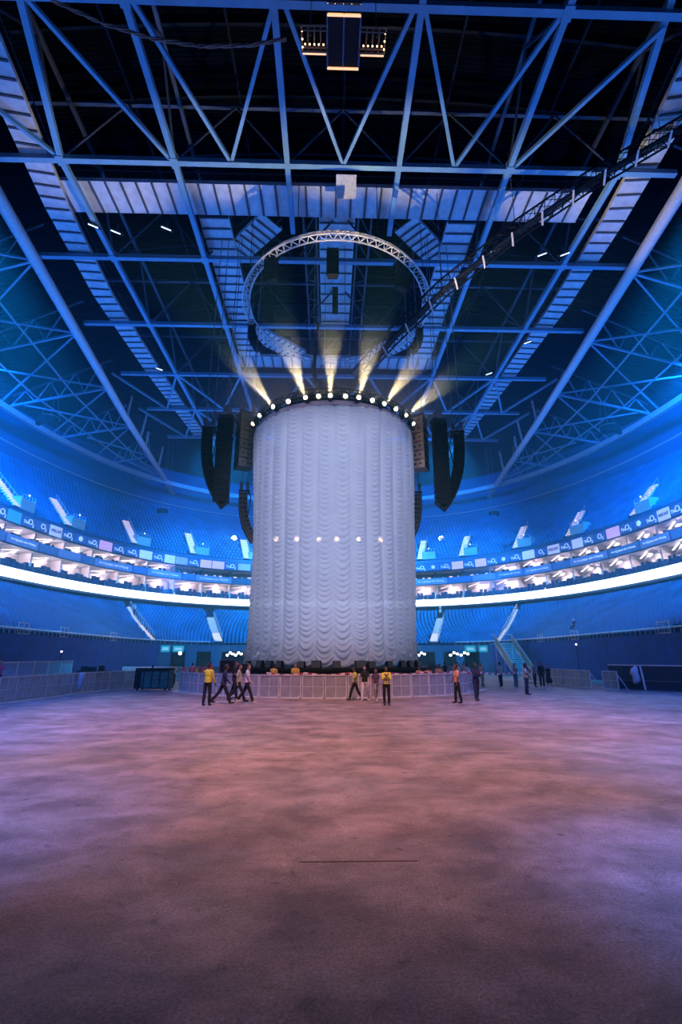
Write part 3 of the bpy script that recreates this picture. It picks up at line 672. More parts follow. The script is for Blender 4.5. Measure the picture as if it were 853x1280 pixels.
# ---------------------------------------------------------------- loudspeaker arrays
GRL = mat('speaker_grille', (0.006, 0.006, 0.009), .7, spec=.08, var=.3, scale=30); BRN = mat('subwoofer_warm_lit', (0.30, 0.19, 0.15), .7, var=.15, scale=6); HOOK = mat('hoist_steel', (0.25, 0.25, 0.28), .4, .6)  # warm lamplight on the right-hand subwoofers is put into this brown
def array(name, label, x, y, ztop, n, w, h, d, yaw_, curve, group, face=GRL, tilt0=0.0, hoist=True, holes=False):
    """n boxes hung one under the other; yaw_ turns the array's front (local -Y) about z; curve = total bend in degrees."""
    r = thing(name, label, 'loudspeaker', (x, y, ztop), group, yaw_)
    pos = Vector((0, 0, 0)); ang = tilt0
    for k in range(n):
        f = k/max(1, n-1); ang = tilt0 + R(curve)*f**1.6
        M = Matrix.Rotation(ang, 3, 'X')     # bottom swings back
        dn = M @ Vector((0, 0, -h)); c = pos + dn*.5
        o_ = M
        vs = [o_ @ Vector(q) + c for q in ((-w/2, -d/2, -h*.47), (w/2, -d/2, -h*.47), (w*.40, d/2, -h*.36), (-w*.40, d/2, -h*.36), (-w/2, -d/2, h*.47), (w/2, -d/2, h*.47), (w*.40, d/2, h*.36), (-w*.40, d/2, h*.36))]
        b = MB().add(vs, [(0,3,2,1),(4,5,6,7),(0,1,5,4),(1,2,6,5),(2,3,7,6),(3,0,4,7)])
        cab = MBlocal(b, 'cabinet', BLK2 if not holes else face, r)
        g = MB().box(c + o_ @ Vector((0, -d/2 - .015, 0)), (w*.96, .03, h*.86), M=o_); g.box(c + o_ @ Vector((0, -d/2 - .035, 0)), (w*.10, .03, h*.86), M=o_)
        MBlocal(g, 'grille', GRL, cab)
        if holes:
            hb = MB()
            for yy in (-.22, .12, .34): hb.box(c + o_ @ Vector((-w*.455 - .01, yy*d, 0)), (.08, .14, .16), M=o_); hb.box(c + o_ @ Vector((w*.455 + .01, yy*d, 0)), (.08, .14, .16), M=o_)
            MBlocal(hb, 'port', BLK, cab)
        pos = pos + dn
    fr = MB()
    for s in (-1, 1): fr.beam((s*w*.38, -d*.6, .12), (s*w*.38, d*.75, .12), .12, .18)
    for yy in (-d*.45, d*.6): fr.beam((-w*.45, yy, .12), (w*.45, yy, .12), .1, .16)
    MBlocal(fr, 'rigging_frame', BLK, r)
    if hoist:
        for yy in (-d*.3, d*.45):
            hm = MB().box((0, yy, .75), (.42, .32, .62)); hm.tube((0, yy, .2), (0, yy, .5), .05, 6); hb = MBlocal(hm, 'hoist', HOOK, r)
            MBlocal(MB().tube((0, yy, 1.0), (0, yy, ZR - ztop), .035, 5), 'chain', HOOK, hb)
        MBlocal(MB().path([(w*.3, d*.5, .3), (w*.7, d*.9, -.6), (w*.3, d*.75, -1.8), (w*.1, d*.6, -2.6)], .05, 6), 'cable_loop', BLK, r)
    return r
def MBlocal(b, name, m, parent):
    me = bpy.data.meshes.new(name); me.from_pydata(b.v, [], b.f); me.update(); me.materials.append(m)
    o = bpy.data.objects.new(name, me); COL.objects.link(o); o.parent = parent; return o
G1 = 'loudspeaker arrays round the curtain'
array('line_array_speaker', 'tall straight black line array hanging beside the curtain on the left', -8.55, 36, 21.0, 16, 1.25, .45, .7, R(-10), 4, G1)
array('line_array_speaker', 'curved black line array hanging outermost on the left', -10.15, 36.5, 20.1, 16, 1.1, .42, .85, R(-78), 42, G1)
array('subwoofer_array', 'grey block of hung subwoofers tight against the curtain top on the left', -7.2, 37.4, 22.0, 6, 1.3, .82, 1.3, R(-62), 0, G1, face=mat('subwoofer_grey', (0.05, 0.05, 0.06), .7), holes=True)
array('line_array_speaker', 'small curved brown line array low beside the curtain on the left', -8.5, 45, 17.6, 11, 1.0, .46, .8, R(-80), 40, G1, face=BRN, holes=True)
array('line_array_speaker', 'tall straight black line array hanging beside the curtain on the right', 9.0, 36, 20.9, 16, 1.25, .45, .7, R(12), 4, G1)
array('line_array_speaker', 'curved black line array hanging outermost on the right', 10.75, 36.5, 20.0, 16, 1.1, .42, .85, R(78), 42, G1)
array('subwoofer_array', 'brown lit block of hung subwoofers tight against the curtain top on the right', 7.55, 37.4, 21.9, 6, 1.3, .80, 1.3, R(62), 0, G1, face=BRN, holes=True)
array('line_array_speaker', 'small curved brown line array low beside the curtain on the right', 8.7, 45, 17.6, 11, 1.0, .46, .8, R(80), 40, G1, face=BRN, holes=True)
G2 = 'loudspeakers hung on the ring truss'
array('ring_loudspeaker', 'black speaker column hung at the front middle of the ring truss', .1, 31.3, 33.6, 6, 1.0, .40, .6, R(0), 0, G2, hoist=False)
array('ring_loudspeaker', 'thin black speaker column hung inside the ring truss, just beyond the front middle one', .35, 34.8, 33.0, 6, .5, .40, .4, R(0), 0, G2, hoist=False)
array('ring_loudspeaker', 'dim black speaker column hung inside the ring truss at its upper left', -5.0, 32.6, 34.4, 6, 1.1, .42, .7, R(-30), 10, G2, hoist=False)
array('ring_loudspeaker', 'dim black speaker column hung inside the ring truss at its upper right', 6.0, 33.2, 34.4, 6, 1.1, .42, .7, R(30), 10, G2, hoist=False)
array('ring_loudspeaker', 'curved black speaker column hung on the left side of the ring truss', -8.0, 41.2, 34.4, 8, .9, .38, .7, R(-75), 50, G2, hoist=False)
array('ring_loudspeaker', 'curved black speaker column hung on the right side of the ring truss', 9.0, 41.2, 34.4, 8, .9, .38, .7, R(75), 50, G2, hoist=False)
for x, y, z, nm in ((-39.5, 62, 33.6, 'high on the left under the roof rim'), (40.2, 62, 33.2, 'high on the right under the roof rim'), (-28, 78, 25.5, 'low on the left above the upper stand'), (28, 78, 25.5, 'low on the right above the upper stand')):
    r = thing('speaker_cluster', f'small dark hanging speaker cluster, {nm}', 'loudspeaker', (x, y, z), 'hanging speaker clusters')
    s = 1.0 if z > 30 else .6
    for k in range(5):
        a = R(-60 + 30*k); b = MB().box((x + 1.3*s*math.sin(a), y - 1.3*s*math.cos(a), z), (.65*s, .6*s, 1.1*s), a); b.build('cabinet', BLK2, r)
    MB().path([(x + 1.2*s*math.cos(2*math.pi*k/16), y + 1.2*s*math.sin(2*math.pi*k/16), z + .8*s) for k in range(16)], .07, 5, closed=True).build('rigging_ring', HOOK, r)
    c = MB()
    for q in range(3): a = 2*math.pi*q/3; c.tube((x + 1.2*s*math.cos(a), y + 1.2*s*math.sin(a), z + .8*s), (x + .5*math.cos(a), y + .5*math.sin(a), 38), .03, 4)
    c.build('suspension_wire', HOOK, r)
# ---------------------------------------------------------------- stage, curtain
SX, SY = .3, 38.5
st = thing('round_stage', 'round black stage deck under the white curtain', 'stage', (SX, SY, 0))
MB().lathe([(0, 1.46), (7.3, 1.46), (7.35, 1.43), (7.35, 1.30), (7.25, 1.28), (7.2, 0)], (SX, SY, 0), 72).build('deck', BLK, st)
skb = MB().lathe([(7.22 + (.05 if k % 2 else 0), 1.28 - 1.28*(k > 99)) for k in (0, 1)], (SX, SY, 0), 72)
def curtain():
    NC, U, V = 34, 10, 430; n = NC*U; z0, z1 = 1.82, 20.15
    rg = np.random.default_rng(3)
    i = np.arange(n); th = 2*np.pi*i/n; u = (i % U)/U*2 - 1; col = i // U
    w = 1 - u**2
    j = np.linspace(0, 1, V)[:, None]
    rnd = rg.normal(size=NC); ph = rg.uniform(0, 6.28, size=NC); per = (.36 + .03*rnd)[col][None, :]
    sag = .55 + .25*j*0
    hem = .26*w[None, :] * (1 - j)**6 + .07*np.sin(th*5 + 1)[None, :]*(1-j)**5
    z = z0 + (z1-z0)*j - hem + .0*w
    phase = 2*np.pi*(z + sag*w[None, :] + .05*np.sin(3*z + ph[col][None, :]) + .06*np.sin(.9*z + 2*ph[col][None, :]))/per
    saw = (np.sin(phase) + .35*np.sin(2*phase + .6))
    lowf = np.clip((4.5 - z)/3.0, 0, 1)
    d = .10*w[None, :] + (.050 + .035*lowf)*saw*(.25 + .75*w[None, :]) - .07*np.exp(-(1-np.abs(u))[None, :]**2/.006)
    d += .05*np.sin(2*np.pi*u*2.5)[None, :]*np.clip((j-.965)/.03, 0, 1) + lowf*.12*np.sin(phase*.37 + ph[col][None, :])*w[None, :]
    d += .10*np.sin(th*3 + z*.25) + .05*np.sin(th*7 - z*.4)
    Rr = 6.30 + (6.68-6.30)*np.clip(j*1.0, 0, 1)**.9 + .16*np.clip(.10 - j, 0, .1)/.1
    rr = Rr + d - .05*np.clip((j-.985)/.015, 0, 1)
    x = rr*np.sin(th)[None, :]; y = -rr*np.cos(th)[None, :]
    co = np.stack([x, y, np.broadcast_to(z, x.shape)], -1).reshape(-1, 3)
    a = (np.arange(V-1)[:, None]*n + np.arange(n)[None, :]); b = (np.arange(V-1)[:, None]*n + (np.arange(n)+1)[None, :] % n)
    F = np.stack([a, b, b+n, a+n], -1).reshape(-1, 4)
    me = bpy.data.meshes.new('curtain'); me.vertices.add(len(co)); me.vertices.foreach_set('co', co.ravel())
    me.loops.add(F.size); me.loops.foreach_set('vertex_index', F.ravel()); me.polygons.add(len(F)); me.polygons.foreach_set('loop_start', np.arange(0, F.size, 4)); me.polygons.foreach_set('loop_total', np.full(len(F), 4))
    me.update(); me.validate(); me.polygons.foreach_set('use_smooth', [True]*len(F)); return me
m = bpy.data.materials.new('voile'); m.use_nodes = True; nt = m.node_tree; n = nt.nodes; b = n['Principled BSDF']
tc = n.new('ShaderNodeTexCoord'); nz = n.new('ShaderNodeTexNoise'); nz.inputs['Scale'].default_value = 1.6; nz.inputs['Detail'].default_value = 6; nt.links.new(tc.outputs['Object'], nz.inputs['Vector'])
rp_ = n.new('ShaderNodeValToRGB'); rp_.color_ramp.elements[0].color = (.60, .60, .66, 1); rp_.color_ramp.elements[1].color = (.78, .78, .80, 1); nt.links.new(nz.outputs['Fac'], rp_.inputs['Fac']); nt.links.new(rp_.outputs['Color'], b.inputs['Base Color'])
b.inputs['Roughness'].default_value = .85
trn = n.new('ShaderNodeBsdfTranslucent'); trn.inputs['Color'].default_value = (.7, .7, .75, 1); tr = n.new('ShaderNodeBsdfTransparent')
m1 = n.new('ShaderNodeMixShader'); m1.inputs[0].default_value = .35; nt.links.new(b.outputs[0], m1.inputs[1]); nt.links.new(trn.outputs[0], m1.inputs[2])
m2 = n.new('ShaderNodeMixShader'); m2.inputs[0].default_value = .14; nt.links.new(m1.outputs[0], m2.inputs[1]); nt.links.new(tr.outputs[0], m2.inputs[2]); nt.links.new(m2.outputs[0], n['Material Output'].inputs['Surface'])
cm = curtain(); cm.materials.append(m)
cur = thing('festoon_curtain', 'tall round white festoon curtain hiding the stage in the middle of the arena', 'curtain', (SX, SY, 1.46))
o = bpy.data.objects.new('drape', cm); COL.objects.link(o); o.parent = cur; o.location = (0, 0, -1.46)
hd = MB().lathe([(6.62, 20.1), (6.72, 20.08), (6.74, 20.42), (6.62, 20.44)], (SX, SY, 0), 96); hd.build('header_band', mat('header_mauve', (0.30, 0.22, 0.27), .8), cur)
# lighting ring above the curtain with its lamps
lr = thing('lighting_ring', 'black truss ring above the curtain carrying the small lamps', 'truss', (SX, SY, 20.8))
for rr, z, nm in ((6.9, 20.75, 'lower_chord'), (6.35, 20.75, 'inner_chord'), (6.9, 21.3, 'upper_chord')):
    MB().path([(SX + rr*math.sin(2*math.pi*k/64), SY - rr*math.cos(2*math.pi*k/64), z) for k in range(64)], .07, 6, closed=True).build(nm, BLK, lr)
lc = MB()
def lp(rr, a, z): return (SX + rr*math.sin(a), SY - rr*math.cos(a), z)
for k in range(64):
    a, a2 = 2*math.pi*k/64, 2*math.pi*(k+1)/64; lc.tube(lp(6.9, a, 20.75), lp(6.9, a2, 21.3), .035, 4); lc.tube(lp(6.9, a, 21.3), lp(6.35, a2, 20.75), .035, 4); lc.tube(lp(6.9, a, 20.75), lp(6.35, a2, 20.75), .035, 4)
lc.build('lattice', BLK, lr)
LENS = mat('lamp_lens', (1, .9, .7), .3, emit=(1.0, 0.84, 0.55), estr=25)
SPOTS = []
for px, up, lab in ((-69, 0, 'outermost'), (-56, 0, ''), (-41, 1, ''), (-29, 0, ''), (-17.5, 1, ''), (-9.5, 0, ''), (-2.5, 1, 'x'), (6.5, 0, ''), (14.5, 1, ''), (23.5, 0, ''), (32, 1, ''), (42, 0, ''), (53, 1, ''), (66, 0, 'outermost')):
    SPOTS.append((px, up))
for k, (dg, up) in enumerate(SPOTS):
    a = R(dg); p = Vector(lp(7.0, a, 20.55)); r = thing('stage_lamp', f'small round lamp on the curtain top, {ORD[k]} from left, {"beam upward" if up else "beam on cloth"}', 'lamp', p, 'lamps along the curtain top')
    out = Vector((math.sin(a), -math.cos(a), 0))
    dr = (Vector(({-41: -.72, -17.5: -.34, -2.5: 0, 14.5: .22, 32: .72, 53: 1.15}[dg], -.15, 1.0)) if up else (out*.9 + Vector((0, 0, -.5)))).normalized()
    q = dr.to_track_quat('Z', 'Y').to_matrix()
    b = MB().lathe([(.0, -.34), (.15, -.33), (.19, -.1), (.21, .12), (.20, .16)], (0, 0, 0), 14); b.v = [tuple(q @ Vector(v) + p) for v in b.v]; b.build('housing', BLK, r)
    # round lens faces the house, a second one inside the head throws the beam
    MB().ball(p + out*.14, .15, 12, 8, (1, 1, 1)).build('lens', LENS, r)
    y_ = MB(); sd = Vector((out.y, -out.x, 0))
    for s in (-1, 1): y_.beam(p + sd*(.26*s), p + sd*(.26*s) + Vector((0, 0, .42)), .06)
    y_.beam(p - sd*.28 + Vector((0, 0, .42)), p + sd*.28 + Vector((0, 0, .42)), .07); y_.build('yoke', BLK, r)
    if up: lamp('SPOT', p + out*.3 + dr*.15, p + out*.3 + dr*10, 15000, (1.0, 0.80, 0.42), .06, 31, .8)
    else: lamp('SPOT', p + out*.5, p + out*.45 + Vector((0, 0, -4)), 160, (1.0, 0.84, 0.6), .1, 60, 1)
# dark bundle of hoists and cables over the curtain
for k, (x, y) in enumerate(((-1.5, 36), (1.3, 37), (-.6, 40), (2.4, 40.5))):
    r = thing('chain_hoist', f'dark chain hoist above the curtain ring, {ORD[k]} of four', 'hoist', (x, y, 23), 'chain hoists over the curtain ring')
    MB().box((x, y, 23), (.45, .35, .8)).build('motor', BLK, r); MB().tube((x, y, 23.3), (x, y, ZR), .025, 5).build('chain', HOOK, r); MB().tube((x, y, 21.2), (x, y, 22.7), .03, 5).build('sling', BLK, r)
r = thing('cable_drop', 'dark sagging loop of cable hanging over the middle of the curtain', 'cable', (-.9, 37, 24))
for k in range(4): MB().path([(-1.2 + .05*k, 36.6, 31), (-1.35 - .1*k, 36.5, 26), (-.9, 36.4, 23.6 - .2*k), (-.1 + .1*k, 36.5, 24.2), (.2, 36.6, 26)], .06, 6).build('cable', BLK, r)
# ---------------------------------------------------------------- dark slanting truss
TP = [Vector(q) for q in ((2.2, 37.0, 25.6), (5.0, 34.8, 28.0), (9.2, 32.0, 31.0), (14.6, 29.2, 34.2), (19.6, 27.2, 36.8), (24.6, 25.4, 39.0), (30.0, 23.6, 41.4))]
r = thing('cable_bridge_truss', 'long dark lattice truss slanting from the curtain top up to the roof', 'truss', TP[0])
ch = [MB() for _ in range(4)]; lt = MB(); rg_ = MB(); cb = MB()
fine = []
for a, b in zip(TP, TP[1:]):
    n = max(2, int((b-a).length/.8)); fine += [a.lerp(b, k/n) for k in range(n)]
fine.append(TP[-1])
prev = None; dirs = Vector((.80, -.36, .48)).normalized(); sd = dirs.cross(Vector((0, 0, 1))).normalized(); upv = sd.cross(dirs)
O4 = [sd*.52*s + upv*.44*t for s in (-1, 1) for t in (-1, 1)]
for c_, o_ in zip(ch, O4): c_.path([p + o_ for p in fine], .08, 6)
for k in range(len(fine)-1):
    p, q = fine[k], fine[k+1]
    for i, j in ((0, 1), (1, 3), (3, 2), (2, 0)):
        lt.tube(p + O4[i], q + O4[j], .035, 4)
    lt.tube(p + O4[0], p + O4[2], .035, 4); lt.tube(p + O4[1], p + O4[3], .035, 4)
    if k % 3 == 1: MB().beam(p + O4[0] - upv*.08 - sd*.1, p + O4[2] - upv*.08 + sd*.25, .14, .05).build('tread', mat('tread_pale', (0.55, 0.50, 0.46), .5), r)
for c_ in ch: c_.build('chord', BLK, r)
lt.build('lattice', BLK, r); pass
for k in range(5): cb.path([p + sd*(-.25 + .12*k) + upv*(-.28 + .06*math.sin(i*1.3 + k)) for i, p in enumerate(fine)], .055, 5)
cb.build('cable_bundle', mat('cable_black', (0.02, 0.018, 0.02), .5), r)
MB().box(TP[0].lerp(TP[1], .2) - upv*.1, (1.6, .9, .5), M=Matrix((dirs, sd, upv)).transposed()).build('end_hatch', mat('hatch_cream', (0.62, 0.55, 0.42), .5), r)
for k in (2, 3, 5): MB().tube(TP[k] + upv*.4, Vector((TP[k].x, TP[k].y, ZR + 2)), .03, 5).build('suspension_wire', HOOK, r)
# ---------------------------------------------------------------- lamp pod at the top and its cable
PZ = 36.0
r = thing('lamp_pod', 'black two-panel lamp pod with warm glowing edges hung at the top of the roof', 'lamp', (.6, 18, PZ))
EDGE = mat('warm_edge', (1, .7, .4), .4, emit=(1.0, 0.50, 0.20), estr=1.3); PTS = mat('warm_points', (1, .8, .5), .4, emit=(1.0, 0.62, 0.26), estr=5)
for s in (-1, 1): MB().box((.6 + s*.46, 18.6, PZ), (.80, 2.4, .14)).build('panel', BLK, r)
f = MB()
for s in (-1, 0, 1): f.beam((.6 + s*.93, 17.3, PZ), (.6 + s*.93, 19.9, PZ), .09, .22)
f.build('frame', mat('pod_frame_blue', (0.06, 0.10, 0.2), .4), r)
for y in (17.35, 19.85): MB().beam((-.33, y, PZ-.1), (1.53, y, PZ-.1), .10, .12).build('edge_light', EDGE, r)
for sx in (-1, 1): MB().beam((.6 + sx*1.0, 19.0, PZ-.35), (.6 + sx*2.35, 19.0, PZ-.35), .10, .10).build('edge_light', EDGE, r)
pt = MB()
for sx in (-1, 1):
    for k in range(5): pt.ball((.6 + sx*(1.15 + .26*k), 18.6, PZ-.3), .05, 6, 5)
    for k in range(3): pt.ball((.6 + sx*2.35, 18.8 - .35*k, PZ-.2 + .05*k), .05, 6, 5)
for x in (-.3, .1, .55, 1.0, 1.5): pt.ball((x, 16.9, PZ), .055, 6, 5); pt.ball((x + .15, 16.3, PZ+.1), .045, 6, 5)
pt.build('point_light', PTS, r)
sf = MB()
for sx in (-1, 1):
    for yy in (17.9, 18.9):
        sf.beam((.6 + sx*.95, yy, PZ), (.6 + sx*2.4, yy, PZ), .09); sf.beam((.6 + sx*.95, yy, PZ-.4), (.6 + sx*2.4, yy, PZ-.4), .07)
    for k in range(5): x = .6 + sx*(.95 + .36*k); sf.beam((x, 17.9, PZ), (x, 18.9, PZ), .07); sf.beam((x, 18.9, PZ), (x, 18.9, PZ-.4), .07)
sf.beam((-.35, 16.3, PZ+.1), (1.55, 16.3, PZ+.1), .10); sf.beam((-.35, 16.9, PZ), (1.55, 16.9, PZ), .10)
sf.build('side_truss', mat('pod_truss', (0.10, 0.07, 0.05), .5), r)
for x in (-1.3, 2.5): MB().tube((x, 18.4, PZ+.05), (x, 18.4, 45), .025, 5).build('suspension_wire', HOOK, r)
cbp = [(-16.67, 16.46, 36.2), (-15.24, 17.26, 36.2), (-12.88, 18.23, 36.2), (-10.42, 18.83, 36.2), (-7.76, 19.14, 36.2), (-4.95, 19.03, 36.2), (-2.23, 18.59, 36.2)]
r = thing('sagging_cable', 'brown sagging bundle of cables running from the roof edge to the lamp pod', 'cable', cbp[0])
for k in range(3):
    fi = []
    for a, b in zip(cbp, cbp[1:]):
        for j in range(6): fi.append(Vector(a).lerp(Vector(b), j/6) + Vector((0, .07*math.sin(k*2.1 + j*1.05 + a[0]), .07*math.cos(k*2.1 + j*1.05 + a[0]))))
    MB().path(fi, .045, 5).build('strand', mat('cable_brown', (0.22, 0.13, 0.10), .6), r)
# ---------------------------------------------------------------- crowd barriers
BARF = mat('barrier_frame', (0.72, 0.72, 0.75), .4, .2, var=.1); BARM = mat('barrier_mesh', (0.50, 0.50, 0.58), .5, .1, var=.2, scale=2.5, alpha=.58); FOOT = mat('foot_plate', (0.55, 0.48, 0.42), .5, .3, var=.15)
def barrier_proto(sheet=False):
    W_, H = 1.2, 1.22
    r = bpy.data.objects.new('crowd_barrier', None); COL.objects.link(r)
    f = MB()
    for x in (-W_/2+.03, W_/2-.03): f.box((x, 0, H/2), (.06, .06, H))
    for z in (.05, H-.03): f.box((0, 0, z), (W_, .06, .06))
    f.build('frame', BARF, r)
    g = MB(); g.box((0, .01, H*.5), (W_-.1, .035, .035)); g.box((0, .01, H/2), (.035, .035, H-.1)); g.build('cross_bar', BARF, r)
    MB().box((0, 0, H/2), (W_-.1, .012, H-.12)).build('mesh_panel', BARM, r)
    p = MB(); p.box((0, -.30, .02), (W_, .56, .03)); p.build('foot_plate', FOOT, r)
    b = MB()
    for x in (-W_/2+.06, W_/2-.06): b.beam((x, .03, H-.15), (x, .85, .04), .05)
    b.box((0, .85, .03), (W_, .06, .05)); b.build('rear_brace', BARF, r)
    return r
bp0 = barrier_proto(); used = [False]
def put_barrier(x, y, rz, label, group):
    o = copy_tree(bp0) if used[0] else bp0
    used[0] = True; o.location = (x, y, 0); o.rotation_euler = (0, 0, rz); tag(o, label, 'barrier', group); return o
def run(pts, label, group, flip=False):
    k = 0
    for a, b in zip(pts, pts[1:]):
        a = Vector(a); b = Vector(b); L = (b-a).length; n = max(1, round(L/1.22))
        for j in range(n):
            p = a.lerp(b, (j+.5)/n); put_barrier(p.x, p.y, math.atan2(b.y-a.y, b.x-a.x) + (math.pi if flip else 0), label.format(ORD[k]), group); k += 1
arc = [R(-63 + 6.35*k) for k in range(22)]
for k, a in enumerate(arc):
    rr = 11.1 if a < R(45) else 10.7
    put_barrier(SX + rr*math.sin(a), SY - rr*math.cos(a), a, f'white mesh crowd barrier in the curved run before the stage, {ORD[k]} from its left end', 'mesh crowd barriers in front of the stage')
run([(-16.6, 21), (-15.9, 25), (-15.2, 33.3), (-13.7, 36.7)], 'white mesh crowd barrier along the left of the floor, {} from the front', 'mesh crowd barriers along the left')
run([(18.75, 35.8), (18.4, 41), (18.6, 48)], 'white mesh crowd barrier along the right wall, {} from the black hoarding', 'mesh crowd barriers along the right', flip=True)
put_barrier(19.35, 34.4, R(-70), 'single white mesh crowd barrier standing at the end of the black hoarding', 'mesh crowd barriers along the right')
run([(-20, 49.5), (-6.6, 51)], 'pale mesh crowd barrier in the back row of the pit, {} from the left', 'mesh crowd barriers in the back row')
run([(6.5, 51), (12.5, 50)], 'pale mesh crowd barrier behind the right crowd, {} from the curtain', 'mesh crowd barriers in the back row')
# tall bar fence on the far left
for k in range(6):
    a = Vector((-20.6, 30)).lerp(Vector((-22.6, 45)), k/6); b = Vector((-20.6, 30)).lerp(Vector((-22.6, 45)), (k+1)/6); m = (a+b)/2
    r = thing('bar_fence', f'grey upright-bar steel fence panel behind the left mesh barriers, {ORD[k]} from the front', 'fence', (m.x, m.y, 0), 'bar fence panels on the left', math.atan2(b.y-a.y, b.x-a.x))
    L = (b-a).length; f = MB()
    for z in (.15, 1.80): f.box((0, 0, z), (L, .05, .06))
    for x in (-L/2+.03, L/2-.03): f.box((x, 0, .92), (.06, .06, 1.84))
    MBlocal(f, 'frame', BARF, r); q = MB()
    for j in range(1, 15): q.box((-L/2 + L*j/15, 0, .97), (.025, .025, 1.64))
    MBlocal(q, 'bars', BARF, r); s = MB()
    for x in (-L*.35, L*.35): s.box((x, 0, .03), (.08, .7, .06))
    MBlocal(s, 'foot', BARF, r)
# dark container in the gap of the barriers
r = thing('road_case', 'dark green wheeled container standing in the gap of the barriers on the left', 'case', (-11.75, 34.6, 0), None, R(-6))
GRN = mat('case_green', (0.03, 0.17, 0.15), .5, var=.25, scale=4)
MBlocal(MB().box((0, 0, .72), (2.3, .9, 1.18)), 'body', GRN, r); MBlocal(MB().box((0, 0, 1.36), (2.36, .96, .12)), 'lid', BLK, r)
e = MB()
for x in (-1.15, -.55, .0, .55, 1.15): e.box((x, -.46, .72), (.05, .03, 1.18))
for z in (.16, 1.26): e.box((0, -.46, z), (2.34, .03, .06))
MBlocal(e, 'edge_strip', BLK, r); MBlocal(MB().box((-.95, -.47, .7), (.42, .02, 1.05)), 'dark_panel', BLK, r)
h = MB()
for x in (.25, .8): h.box((x, -.48, .8), (.22, .03, .14))
MBlocal(h, 'handle', HOOK, r)
for x in (-.95, .95):
    for y in (-.35, .35): MBlocal(MB().lathe([(0, -.03), (.065, -.03), (.065, .03), (0, .03)], (x, y, .065), 12, 'Y'), 'caster', BLK, r)
# black hoarding on the right
HB = mat('hoarding_black', (0.012, 0.016, 0.03), .6, var=.3)
hp = [(19.9, 35.4), (21.2, 33.4), (22.4, 31.4), (23.6, 29.3), (24.7, 27.2)]
for k, (a, b) in enumerate(zip(hp, hp[1:])):
    a = Vector(a); b = Vector(b); m = (a+b)/2; L = (b-a).length; r = thing('black_hoarding', f'black hoarding with pale top rail on the right, {ORD[k]} panel from the mesh barriers', 'hoarding', (m.x, m.y, 0), 'black hoarding panels', math.atan2(b.y-a.y, b.x-a.x))
    MBlocal(MB().box((0, 0, .80), (L-.04, .06, 1.52)), 'board', HB, r); MBlocal(MB().box((0, 0, 1.60), (L, .09, .07)), 'top_rail', BARF, r)
    MBlocal(MB().box((0, -.05, .62), (L, .03, .05)).box((0, -.08, .03), (L, .30, .05)), 'lower_rail', mat('rail_dim', (0.10, 0.12, 0.17), .5), r)
    if k != 1: MBlocal(MB().beam((L*.42, -.06, 1.55), (L*.48, -.16, .05), .09), 'strut', BARF, r)
    else: MBlocal(MB().beam((-L*.45, .1, 1.5), (-L*.45, .7, .05), .09), 'strut', BARF, r)
bg = MB(); rows = []
for k, (rr, z) in enumerate(((.05, 1.58), (.10, 1.50), (.22, 1.38), (.27, 1.10), (.24, .85), (.27, .62), (.14, .45), (.01, .40))):
    rows.append([(20.75 + rr*math.cos(2*math.pi*i/20)*(1+.16*math.sin(3*i + k)) + .07*math.sin(1.7*k), 33.85 - .12 + rr*.6*math.sin(2*math.pi*i/20), z) for i in range(20)])
bg.loft(rows, True); tag(bg.build('rubbish_bag', mat('bag_white', (0.62, 0.55, 0.60), .4, var=.12, scale=5), smooth=True), 'pale plastic rubbish bag tied to the rail of the black hoarding', 'bag')
bg = MB(); rows = []
for k, (rr, z) in enumerate(((.03, 1.24), (.13, 1.18), (.17, .95), (.19, .6), (.15, .3), (.05, .2), (.01, .19))):
    rows.append([(-15.05 + rr*math.cos(2*math.pi*i/16)*(1+.1*math.sin(3*i)), 31.6 - .3 + rr*.7*math.sin(2*math.pi*i/16), z) for i in range(16)])
bg.loft(rows, True); tag(bg.build('rubbish_bag', mat('bag_grey', (0.42, 0.42, 0.48), .4, var=.12, scale=5), smooth=True), 'pale grey cloth bag tied on the left run of mesh barriers', 'bag')
# striped tape
def stripe_mat():
    m = bpy.data.materials.new('red_white_stripe'); m.use_nodes = True; nt = m.node_tree; n = nt.nodes
    w = n.new('ShaderNodeTexWave'); w.inputs['Scale'].default_value = .62; w.bands_direction = 'X'; tc = n.new('ShaderNodeTexCoord'); nt.links.new(tc.outputs['Object'], w.inputs['Vector'])
    rp = n.new('ShaderNodeValToRGB'); rp.color_ramp.interpolation = 'CONSTANT'; rp.color_ramp.elements[0].color = (.55, .06, .08, 1); rp.color_ramp.elements[1].color = (.85, .82, .85, 1); rp.color_ramp.elements[1].position = .5
    nt.links.new(w.outputs['Fac'], rp.inputs['Fac']); nt.links.new(rp.outputs['Color'], n['Principled BSDF'].inputs['Base Color']); return m
STRP = stripe_mat()
def tape(P, label):
    fi = []
    for a, b in zip(P, P[1:]):
        a = Vector(a); b = Vector(b)
        for j in range(8): f = j/8; fi.append(a.lerp(b, f) - Vector((0, 0, .10*math.sin(math.pi*f))))
    fi.append(Vector(P[-1])); b = MB(); b.loft([[p + Vector((0, .0, -.045)) for p in fi], [p + Vector((0, 0, .045)) for p in fi], [p + Vector((0, .01, .045)) for p in fi], [p + Vector((0, .01, -.045)) for p in fi]])
    tag(b.build('barrier_tape', STRP), label, 'tape')
tape([(SX + 11.0*math.sin(R(d)), SY - 11.0*math.cos(R(d)), 1.30) for d in (-20, -8, 4, 16, 28, 40, 52)], 'red and white striped tape strung along the top of the curved stage barriers')
tape([(8.2, 30.8, 1.30), (9.4, 30.9, 1.22), (12.4, 33.5, 1.15), (15.1, 37.0, 1.15)], 'red and white striped tape strung between people on the right of the stage')
